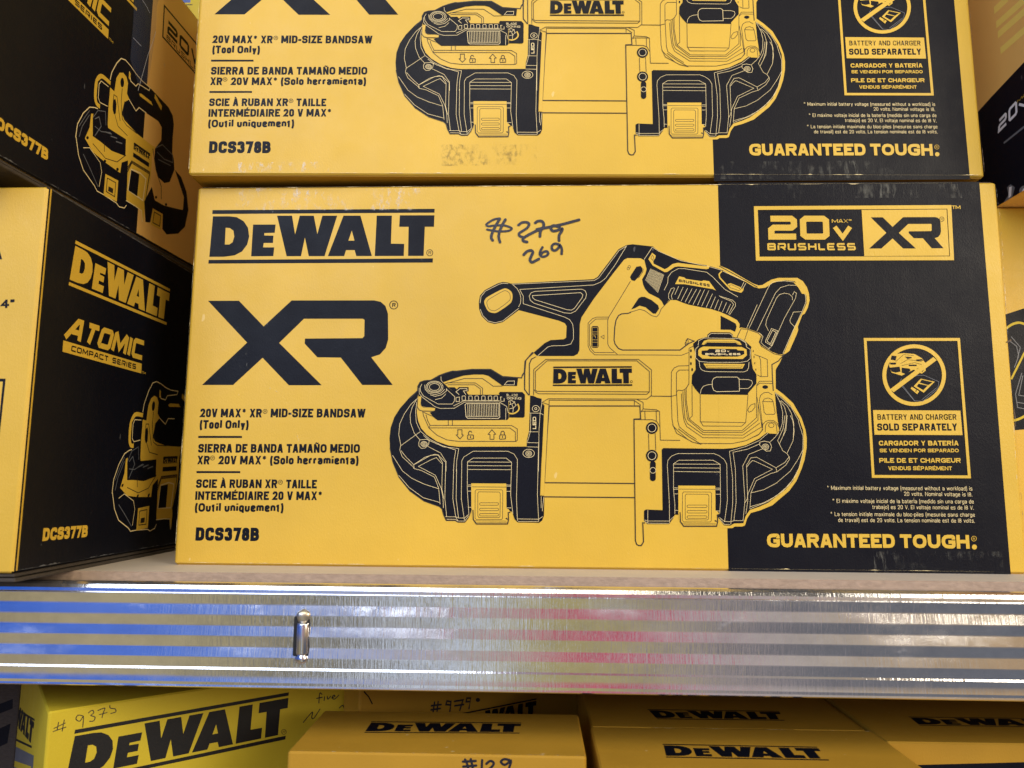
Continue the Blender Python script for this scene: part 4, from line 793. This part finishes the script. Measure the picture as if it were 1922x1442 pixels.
    F(K, RZ((1368, 700), (1440, 560), (1470, 690), (1560, 740), (1735, 782), (1745, 660), (1660, 400), (1720, 470), (1770, 610), (1788, 780), (1755, 940), (1690, 1005), (1580, 1012), (1540, 960), (1545, 820), (1450, 765), (1425, 900), (1380, 895)))
    S(L, 1, RZ((1195, 690), (1285, 745), (1345, 790), (1350, 895)))
    F(Y, RZ((1450, 768), (1543, 822), (1528, 970), (1427, 918))); S(INKT, 1, RZ((1465, 800), (1525, 835), (1515, 935), (1450, 900)), True)
    for x, y in ((1480, 660), (1575, 728)): F(K, a.E(RZ((x, y))[0], 2, 2.6))
    a.f = flo
    a.part('brand_logo'); a.logo(Y, WORD, [(140, 449), (319, 543), (313, 611), (129, 535)])
    a.part('series_logo')
    a.square(Y, 'ATOMIC', R3b((690, 888), (1367, 1112), (1350, 1297), (608, 1080)), w=.23, gap=.06, slant=.012)
    F(Y, R3b((600, 1108), (1345, 1330), (1340, 1422), (592, 1215))); a.square(K, 'COMPACT', R3b((680, 1155), (1030, 1258), (1028, 1312), (672, 1210)), w=.25, gap=.18); a.square(K, 'SERIES', R3b((1068, 1268), (1292, 1335), (1288, 1385), (1064, 1322)), w=.25, gap=.18)
    a.T(Y, 'TM', *R3b((1346, 1420), (1380, 1432)), cap=4.5, bold=.02)
    a.part('model_number'); a.T(Y, 'DCS377B', (79, 1016), (163.5, 1008), cap=24, bold=.055)
    return a
def left_carton(m, label, front):
    b = thing('cardboard_box', label, 'box', 'compact bandsaw cartons stacked at left', m)
    V, F_ = rbox(-WL, 0, 0, DL, .0050, HL - .001, .0022)
    fm = []
    for f in F_:
        v = [Vector(V[i]) for i in f[:3]]; nrm = (v[1] - v[0]).cross(v[2] - v[0]).normalized(); fm.append(1 if nrm.x > .8 or (nrm.x > .5 and abs(nrm.z) > .2) else 0)
    newobj('carton_body', V, F_, [YEL, INK], b, fm)
    V, F_ = rbox(-WL + .002, .0008, .0012, DL, 0, .0021, .001); newobj('bottom_flap', V, F_, [DKFL], b)
    V, F_ = rbox(-WL + .002, -.0006, .0020, DL, .0026, .0046, .001); newobj('bottom_flap', V, F_, [DKFL], b)
    return b
lob = left_carton(lo_m, 'black sided carton reading ATOMIC COMPACT SERIES, standing on the shelf at left', True)
sa = side_art(); sa.part('worn_edge'); sa.wear(GREY, (DL, HL - .0012), (.001, HL - .0012), .0016, .8, 21)
sa.part('worn_edge'); sa.wear(GREY, (.002, .0062), (DL, .0062), .0010, .5, 22)
objs = sa.build(lob)
af = Art(Face(lo_m, (-WL, 0, 0), (1, 0, 0), (0, 0, 1)))
af.part('lettering_piece'); af.F(INK, [(-20, 487), (4, 487), (0, 472), (-6, 455), (-12, 455)]); af.part('size_lettering'); af.T(INK, '4"', (1, 579), (27, 578), cap=16, bold=.05)
af.part('printed_frame'); af.F(INK, [(-30, 711), (10.8, 711), (-2, 830), (-6, 830), (5.5, 716.5), (-30, 716.5)])
af.build(lob)
upl = left_carton(lu_m, 'taped black carton at upper left, on top of the compact series carton', False)
for o in objs:
    c = o.copy(); C.objects.link(c); c.parent = upl
for o in objs:                       # no yellow panel here: black ink stands in for the gap's deep shade
    if o.name.startswith('yellow_panel'): bpy.data.objects.remove(o); break
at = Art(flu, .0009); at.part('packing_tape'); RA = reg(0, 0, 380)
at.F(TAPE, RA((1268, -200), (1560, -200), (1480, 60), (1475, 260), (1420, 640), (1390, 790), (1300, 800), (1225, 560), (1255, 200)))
at.S(WHT, .5, RA((1468, 300), (1440, 400), (1395, 520), (1345, 700), (1300, 860))); at.S(WHT, .4, RA((1340, 0), (1380, 60), (1412, 125))); at.S(WHT, .4, RA((1255, 360), (1330, 440)))  # white strokes paint the highlights along the tape wrinkles
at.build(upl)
# ------------------------------------------------------------------ carton behind the upper left one
p0 = hit((340, 33), (0, 0, .468), (0, 0, 1))
bk_m = M4(I3, (p0[0] - .12, p0[1] + .02, .468))
bb = thing('cardboard_box', 'yellow box corner with a blue patch, glimpsed behind the taped black carton', 'box', None, bk_m)
V, F_ = rbox(0, .16, 0, .15, 0, .2, .002); newobj('carton_body', V, F_, [YEL2], bb)
a = Art(Face(bk_m, (0, 0, 0), (1, 0, 0), (0, 0, 1))); RT = reg(320, 0, 80); a.clip = (.001, .159, .001, .199)
a.part('front_print'); a.F(BLU, RT((300, -500), (900, -500), (900, 125), (490, 130), (380, 0))); a.S(INKT, 1.6, RT((540, 225), (1000, 218)))
for y in (350, 430, 510): a.F(INKT, RT((835, y - 20), (870, y - 18), (865, y + 15), (840, y + 15)))
a.build(bb)
# ------------------------------------------------------------------ cartons at right
YR = .075
q = hit((1905, 390), (0, YR, 0), (0, 1, 0))
rl_m = M4(I3, (.588, YR, 0)); HR = float(q[2])
rl = thing('cardboard_box', 'yellow carton with a black lower panel standing on the shelf at the right edge', 'box', None, rl_m)
V, F_ = rbox(0, .4, 0, .25, .001, HR, .002); newobj('carton_body', V, F_, [YEL], rl)
a = Art(Face(rl_m, (0, 0, 0), (1, 0, 0), (0, 0, 1))); a.clip = (.001, .39, .002, HR - .001)
a.part('black_panel'); a.F(INK, [(1860, 600), (1894, 588), (1922, 579), (1990, 555), (1990, 800), (1860, 812)])
a.part('tool_drawing'); a.S(YEL2, 4.5, [(1888, 617), (1900, 609), (1914, 606), (1930, 613), (1945, 630)], sm=True); a.S(YEL2, 3.6, [(1940, 632), (1922, 664), (1898, 712)]); a.S(YEL2, 4.5, [(1880, 790), (1905, 789), (1925, 780), (1940, 765)], sm=True)
for P in (((1895, 640), (1908, 650), (1912, 668), (1904, 690)), ((1898, 632), (1915, 652), (1910, 672)), ((1918, 700), (1906, 740), (1910, 765), (1935, 770)), ((1920, 705), (1912, 742), (1930, 745)), ((1908, 755), (1925, 758))): a.S(GREY, 1.5, P)
a.build(rl)
XR = .607
ru_m = M4(I3, (XR, -.06, HR + .0008))
ru = thing('cardboard_box', 'carton at upper right with slanted yellow bars and white 20V lettering on black', 'box', None, ru_m)
V, F_ = rbox(0, .3, 0, .34, 0, .36, .002); newobj('carton_body', V, F_, [TAN], ru)
a = Art(Face(ru_m, (0, .34, 0), (0, -1, 0), (0, 0, 1))); a.clip = (.001, .339, .0005, .359)
a.part('black_panel'); a.F(INK, [(1800, 250), (1859, 184), (1922, 117), (2000, 30), (2000, 430), (1800, 430)])
a.part('slanted_bars')
for P in (((1866, 20), (1892, -4)), ((1870, 47), (1925, -2)), ((1873, 66), (1930, 15)), ((1878, 96), (1930, 50))): a.S(BARY, 8, P)
a.part('voltage_lettering'); a.square(WHT, '20', [(1874, 226), (1908, 188), (1910, 214), (1873, 251)], w=.22, gap=.2, slant=.02); a.square(WHT, 'V', [(1911, 196), (1936, 172), (1937, 190), (1914, 212)], w=.26)
a.T(YEL, 'MAX*', (1910, 193), (1938, 168), cap=5, bold=.02); a.S(GREY, 2.6, [(1884, 269), (1925, 236)])
a.part('tool_picture'); a.F(GREY, [(1884, 384), (1893, 366), (1890, 352), (1897, 346), (1905, 352), (1900, 372), (1912, 382), (1930, 384), (1930, 392), (1884, 392)]); a.F(WHT, [(1893, 372), (1894, 352), (1899, 350), (1898, 368)]); a.F(GREY, a.E((1925, 360), 12)); a.F(WHT, a.E((1927, 360), 8)); a.F(WHT, [(1896, 380), (1930, 382), (1930, 388), (1896, 388)])
a.build(ru)
# ------------------------------------------------------------------ lower shelf
ls = newobj('lower_shelf', *rbox(-1.0, 1.6, -.16, .52, -.312, -.30, .001), [BOARDM]); ls['kind'] = 'structure'
wl = newobj('wall', *rbox(-1.0, 1.6, .52, .53, -.6, .95, .001), [DARK]); wl['kind'] = 'structure'
def dirh(vx):
    d = RC @ np.array([(vx - 961) / FPX, 1, 0]); d[2] = 0; return d / np.linalg.norm(d)
def boxm(corner, U, zb):
    Vv = np.array([-U[1], U[0], 0]); return M4(np.array([U, Vv, [0, 0, 1]]).T, (corner[0], corner[1], zb))
def simple(m, W, D, H, mt, label, grp=None, r=.002):
    b = thing('cardboard_box', label, 'box', grp, m)
    V, F_ = rbox(0, W, 0, D, 0, H, r); newobj('carton_body', V, F_, [mt], b); return b
def fr(m, D=0): return Face(m, (0, 0, 0), (1, 0, 0), (0, 0, 1))
# A: turned carton with huge wordmark
UA = dirh(2830); cA = hit((90, 1337), (0, 0, -.08), (0, 0, 1)); mA = boxm(cA, UA, -.2995)
fA = fr(mA); WA = fA.px((671, 1340))[0]
A = simple(mA, WA, .26, .2195, YEL2, 'turned yellow carton at lower left with a huge black wordmark and # 9375 in marker', 'cartons on the lower shelf')
a = Art(fA); Rq = reg(0, 1270, 640); Rf = reg(560, 1280, 200); a.clip = (.001, WA - .001, .002, .218)
a.part('brand_logo'); a.logo(INK2, WORD, [(137, 1369), (542, 1300), (537, 1388), (121, 1475)]); a.S(INKT, .8, a.E(Rq((1600, 312))[0], 4.6), True); a.T(INKT, 'R', *Rq((1593, 320), (1608, 318)), cap=4.4, bold=.005)
a.part('handwritten_number')
for P in (((305, 292), (368, 262)), ((300, 310), (372, 285)), ((330, 258), (322, 300)), ((362, 245), (350, 308)), ((468, 222), (440, 218), (428, 240), (450, 252), (470, 225), (466, 285)), ((498, 205), (520, 190), (528, 205), (512, 220), (535, 228), (528, 250), (505, 252)), ((552, 192), (590, 178), (582, 205), (575, 232)), ((560, 215), (603, 203)), ((655, 148), (622, 158), (622, 178), (648, 182), (652, 200), (625, 208))):
    a.S(PEN, 1.7, Rq(*P), sm=True, cap=True)
a.part('handwritten_note')
for P in (((425, 225), (395, 200), (378, 240), (370, 380)), ((330, 298), (430, 278)), ((470, 270), (465, 335)), ((520, 262), (535, 312), (580, 262)), ((600, 290), (660, 262), (640, 240), (610, 280), (650, 312), (730, 240)), ((90, 730), (250, 545), (240, 640), (280, 655), (390, 490)), ((740, 470), (800, 425), (830, 500))):
    a.S(PEN, 1.7, Rf(*P), sm=True, cap=True)
a.build(A)
DA = .26
a = Art(Face(mA, (0, DA, 0), (0, -1, 0), (0, 0, 1))); a.clip = (.001, DA - .001, .002, .218)
a.part('side_print'); a.logo(INK2, WORD, [(25, 1307), (65, 1350), (59.5, 1405), (18.5, 1355)])
for P in (((17, 1386), (62, 1442)), ((14, 1400), (46, 1442)), ((12, 1412), (34, 1440))): a.S(GREY, 3, P)
a.S(YEL2, .9, [(14, 1390), (58, 1446)])
a.build(A)
# B: front middle
zB = -.095
bl = hit((539, 1411), (0, 0, zB), (0, 0, 1)); br = hit((1101, 1421), (0, 0, zB), (0, 0, 1)); UB = br - bl; UB[2] = 0; WB = float(np.linalg.norm(UB)); UB = UB / WB
bk = hit((820, 1337), (0, 0, zB), (0, 0, 1)); DB = float((bk - bl) @ np.array([-UB[1], UB[0], 0])); mB = boxm(bl, UB, -.2995)
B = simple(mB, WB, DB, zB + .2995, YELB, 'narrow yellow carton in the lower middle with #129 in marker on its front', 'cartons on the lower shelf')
HB = zB + .2995
a = Art(Face(mB, (0, 0, HB), (1, 0, 0), (0, 1, 0))); Rm = reg(500, 1280, 640)
a.part('brand_logo'); a.logo(INK, WORD, Rm((585, 222), (1437, 230), (1430, 292), (552, 287)))
a.part('worn_edge'); a.S(RUBW, 2.4, [(541, 1409.5), (800, 1414), (1099, 1418.5)])
a.build(B)
a = Art(fr(mB)); a.part('handwritten_price')
for P in (((1120, 438), (1132, 465), (1140, 500)), ((1152, 436), (1160, 470), (1166, 500)), ((1108, 450), (1180, 446)), ((1110, 478), (1182, 472)), ((1216, 442), (1212, 520)), ((1240, 462), (1262, 446), (1282, 458), (1268, 482), (1240, 506), (1290, 500)), ((1372, 442), (1340, 436), (1322, 452), (1345, 468), (1378, 446), (1370, 480), (1360, 520))):
    a.S(PEN, 4.6, Rm(*P), sm=True, cap=True)
a.build(B)
# C: turned carton behind
cC = hit((674, 1325), (0, .045, 0), (0, 1, 0)); mC = boxm(cC, UA, -.2995)
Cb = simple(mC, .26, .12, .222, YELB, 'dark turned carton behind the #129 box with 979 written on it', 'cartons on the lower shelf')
a = Art(fr(mC)); a.clip = (.001, .259, .002, .221)
a.part('handwritten_number')
for P in (((930, 135), (985, 128)), ((928, 158), (980, 150)), ((948, 115), (940, 168)), ((968, 112), (962, 165)), ((1040, 112), (1018, 108), (1012, 128), (1036, 130), (1042, 112), (1034, 165)), ((1060, 110), (1108, 102), (1090, 160)), ((1062, 135), (1112, 128)), ((1150, 92), (1130, 92), (1126, 112), (1148, 112), (1152, 92), (1142, 150))): a.S(PEN, 2.8, Rm(*P), cap=True)
a.F(PEN, a.E(Rm((1192, 102))[0], 4)); a.part('brand_logo'); a.logo(INK, WORD, [(866, 1338), (1007, 1311), (1005, 1350), (864, 1378)])
a.part('corner_fold'); a.S(INK, 2, [(683, 1298), (692, 1308), (699, 1322)])
a.build(Cb)
# D, E, F: right
zD = -.1
d1 = hit((1108, 1364), (0, 0, zD), (0, 0, 1)); d2 = hit((1638, 1372), (0, 0, zD), (0, 0, 1)); UD = d2 - d1; UD[2] = 0; WD = float(np.linalg.norm(UD)); UD /= WD; VD = np.array([-UD[1], UD[0], 0])
DD = .10; mD = boxm(d1 - VD * DD, UD, -.2995); HD = zD + .2995
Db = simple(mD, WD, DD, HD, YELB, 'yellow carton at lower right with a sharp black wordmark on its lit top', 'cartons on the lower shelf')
def topf(m, H): return Face(m, (0, 0, H), (1, 0, 0), (0, 1, 0))
a = Art(topf(mD, HD)); a.part('brand_logo'); a.logo(INK, WORD, [(1241, 1396), (1533, 1402), (1558, 1428), (1251, 1422)]); a.part('worn_edge'); a.wear(LINE, (WD, DD - .0005), (0, DD - .0005), .0012, .4, 31); a.build(Db)
mE = boxm(d1 + VD * .003 + UD * .001, UD, -.2995)
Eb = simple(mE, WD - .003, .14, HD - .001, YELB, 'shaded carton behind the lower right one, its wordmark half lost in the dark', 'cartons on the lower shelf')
a = Art(topf(mE, HD - .001)); a.part('brand_logo'); a.logo(INK, WORD, [(1212, 1331), (1462, 1335), (1474, 1353), (1234, 1350)]); a.S(INK, 1.5, [(1225, 1366), (1490, 1370)]); a.build(Eb)
f1 = hit((1655, 1394), (0, 0, zD), (0, 0, 1)); mF = boxm(f1 + UD * .003, UD, -.2995)
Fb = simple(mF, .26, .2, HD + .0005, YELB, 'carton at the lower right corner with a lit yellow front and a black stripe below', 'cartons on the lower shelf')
a = Art(topf(mF, HD + .0005)); a.part('brand_logo'); a.logo(INK, WORD, [(1702, 1345), (1985, 1349), (2012, 1366), (1727, 1362)]); a.build(Fb)
a = Art(fr(mF)); a.clip = (.001, .259, .002, HD); a.part('black_stripe'); a.F(INK, [(1640, 1438), (1720, 1436), (1990, 1429), (1990, 1460), (1640, 1460)]); a.build(Fb)
# G: dark carton far left
g = hit((30, 1400), (0, .12, 0), (0, 1, 0)); mG = M4(I3, (g[0] - .25, .12, -.2995))
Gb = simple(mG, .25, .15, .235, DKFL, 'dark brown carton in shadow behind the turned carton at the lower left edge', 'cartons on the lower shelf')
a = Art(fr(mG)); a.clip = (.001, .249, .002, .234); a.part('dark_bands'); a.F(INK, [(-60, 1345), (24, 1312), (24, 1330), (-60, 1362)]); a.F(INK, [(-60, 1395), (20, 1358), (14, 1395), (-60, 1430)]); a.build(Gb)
# ------------------------------------------------------------------ light
w = bpy.data.worlds.new('World'); sc.world = w; w.use_nodes = True; nt = w.node_tree; bg = nt.nodes['Background']
tc = N(nt, 'ShaderNodeTexCoord'); sp = N(nt, 'ShaderNodeSeparateXYZ'); nt.links.new(tc.outputs['Generated'], sp.inputs[0])
az = math_(nt, 'ARCTAN2', sp.outputs[0], math_(nt, 'MULTIPLY', sp.outputs[1], -1))      # 0 = straight out into the aisle, + to the right
az01 = math_(nt, 'ADD', math_(nt, 'MULTIPLY', az, 1 / 2.4), .5)                          # +-69 degrees
el = sp.outputs[2]
wob = N(nt, 'ShaderNodeTexNoise'); wob.inputs['Scale'].default_value = 5; nt.links.new(tc.outputs['Generated'], wob.inputs['Vector'])
def band(stops): return ramp(nt, az01, [((d / 137.5) + .5, c) for d, c in stops])
UPB = band([(-60, (.10, .25, 1.0)), (-44, (.08, .32, 1.5)), (-35, (.03, .28, 1.5)), (-26, (.05, .32, 1.6)), (-20, (.50, .78, 1.7)), (-13, (.95, 1.0, 1.35)), (-6, (1.0, .92, .85)), (0, (1.0, .8, .65)), (2, (1.2, .08, .20)), (7, (1.2, .12, .24)), (10, (.95, .75, .82)), (20, (1.0, .88, .75)), (27, (1.0, .70, .38)), (36, (1.0, .56, .20))])
LOB = band([(-60, (.35, .30, .2)), (-35, (.95, .78, .42)), (-26, (.92, .78, .40)), (-19, (.32, .30, .25)), (-14, (.50, .50, .45)), (-12, (1.35, 1.5, 1.75)), (-4, (1.35, 1.5, 1.75)), (-2, (.9, .76, .26)), (7, (.9, .74, .28)), (12, (.75, .60, .58)), (18, (.50, .44, .47)), (22, (.24, .25, .29)), (36, (.24, .27, .34))])
elw = math_(nt, 'ADD', el, math_(nt, 'MULTIPLY', math_(nt, 'SUBTRACT', wob.outputs['Fac'], .5), .18))
m1 = mixc(nt, ramp(nt, math_(nt, 'ADD', elw, .5), [(.30, 0), (.42, 1)]), LOB, UPB)
ceil = mixc(nt, ramp(nt, az01, [(.36, 0), (.54, 1)]), (.95, 1.35, 2.5), (.16, .13, .10))
m2 = mixc(nt, ramp(nt, elw, [(.33, 0), (.6, 1)]), m1, ceil)
# into the shelf side of the aisle it is dark
m2 = mixc(nt, ramp(nt, el, [(.62, 0), (.82, 1)]), m2, (.10, .09, .08))
m3 = mixc(nt, ramp(nt, math_(nt, 'ADD', math_(nt, 'MULTIPLY', sp.outputs[1], -1), .5), [(.3, 0), (.6, 1)]), (.06, .05, .045), m2)
nt.links.new(m3, bg.inputs[0]); bg.inputs[1].default_value = .47
def area(name, loc, tgt, size, e, col, sy=None):
    l = bpy.data.lights.new(name, 'AREA'); l.energy = e; l.color = col; l.size = size; l.shape = 'RECTANGLE'; l.size_y = sy or size
    o = bpy.data.objects.new(name, l); C.objects.link(o); o.location = loc
    o.rotation_euler = (Vector(tgt) - Vector(loc)).to_track_quat('-Z', 'Y').to_euler(); return o
area('aisle_lamp', (2.3, -1.75, 1.0), (.3, 0, .1), 1.3, 60, (1, .90, .72))
area('warm_fill', (.28, -1.25, 1.45), (.28, 0, .3), .7, 11, (1, .86, .62))  # added warm fill that brightens the cartons' side faces
area('daylight', (-.75, -2.0, 1.15), (.1, 0, .2), 1.5, 36, (.82, .90, 1))
sc.view_settings.view_transform = 'Standard'; sc.view_settings.look = 'None'; sc.view_settings.gamma = 1; sc.view_settings.exposure = -.15
sc.cycles.max_bounces = 6; sc.cycles.transparent_max_bounces = 12
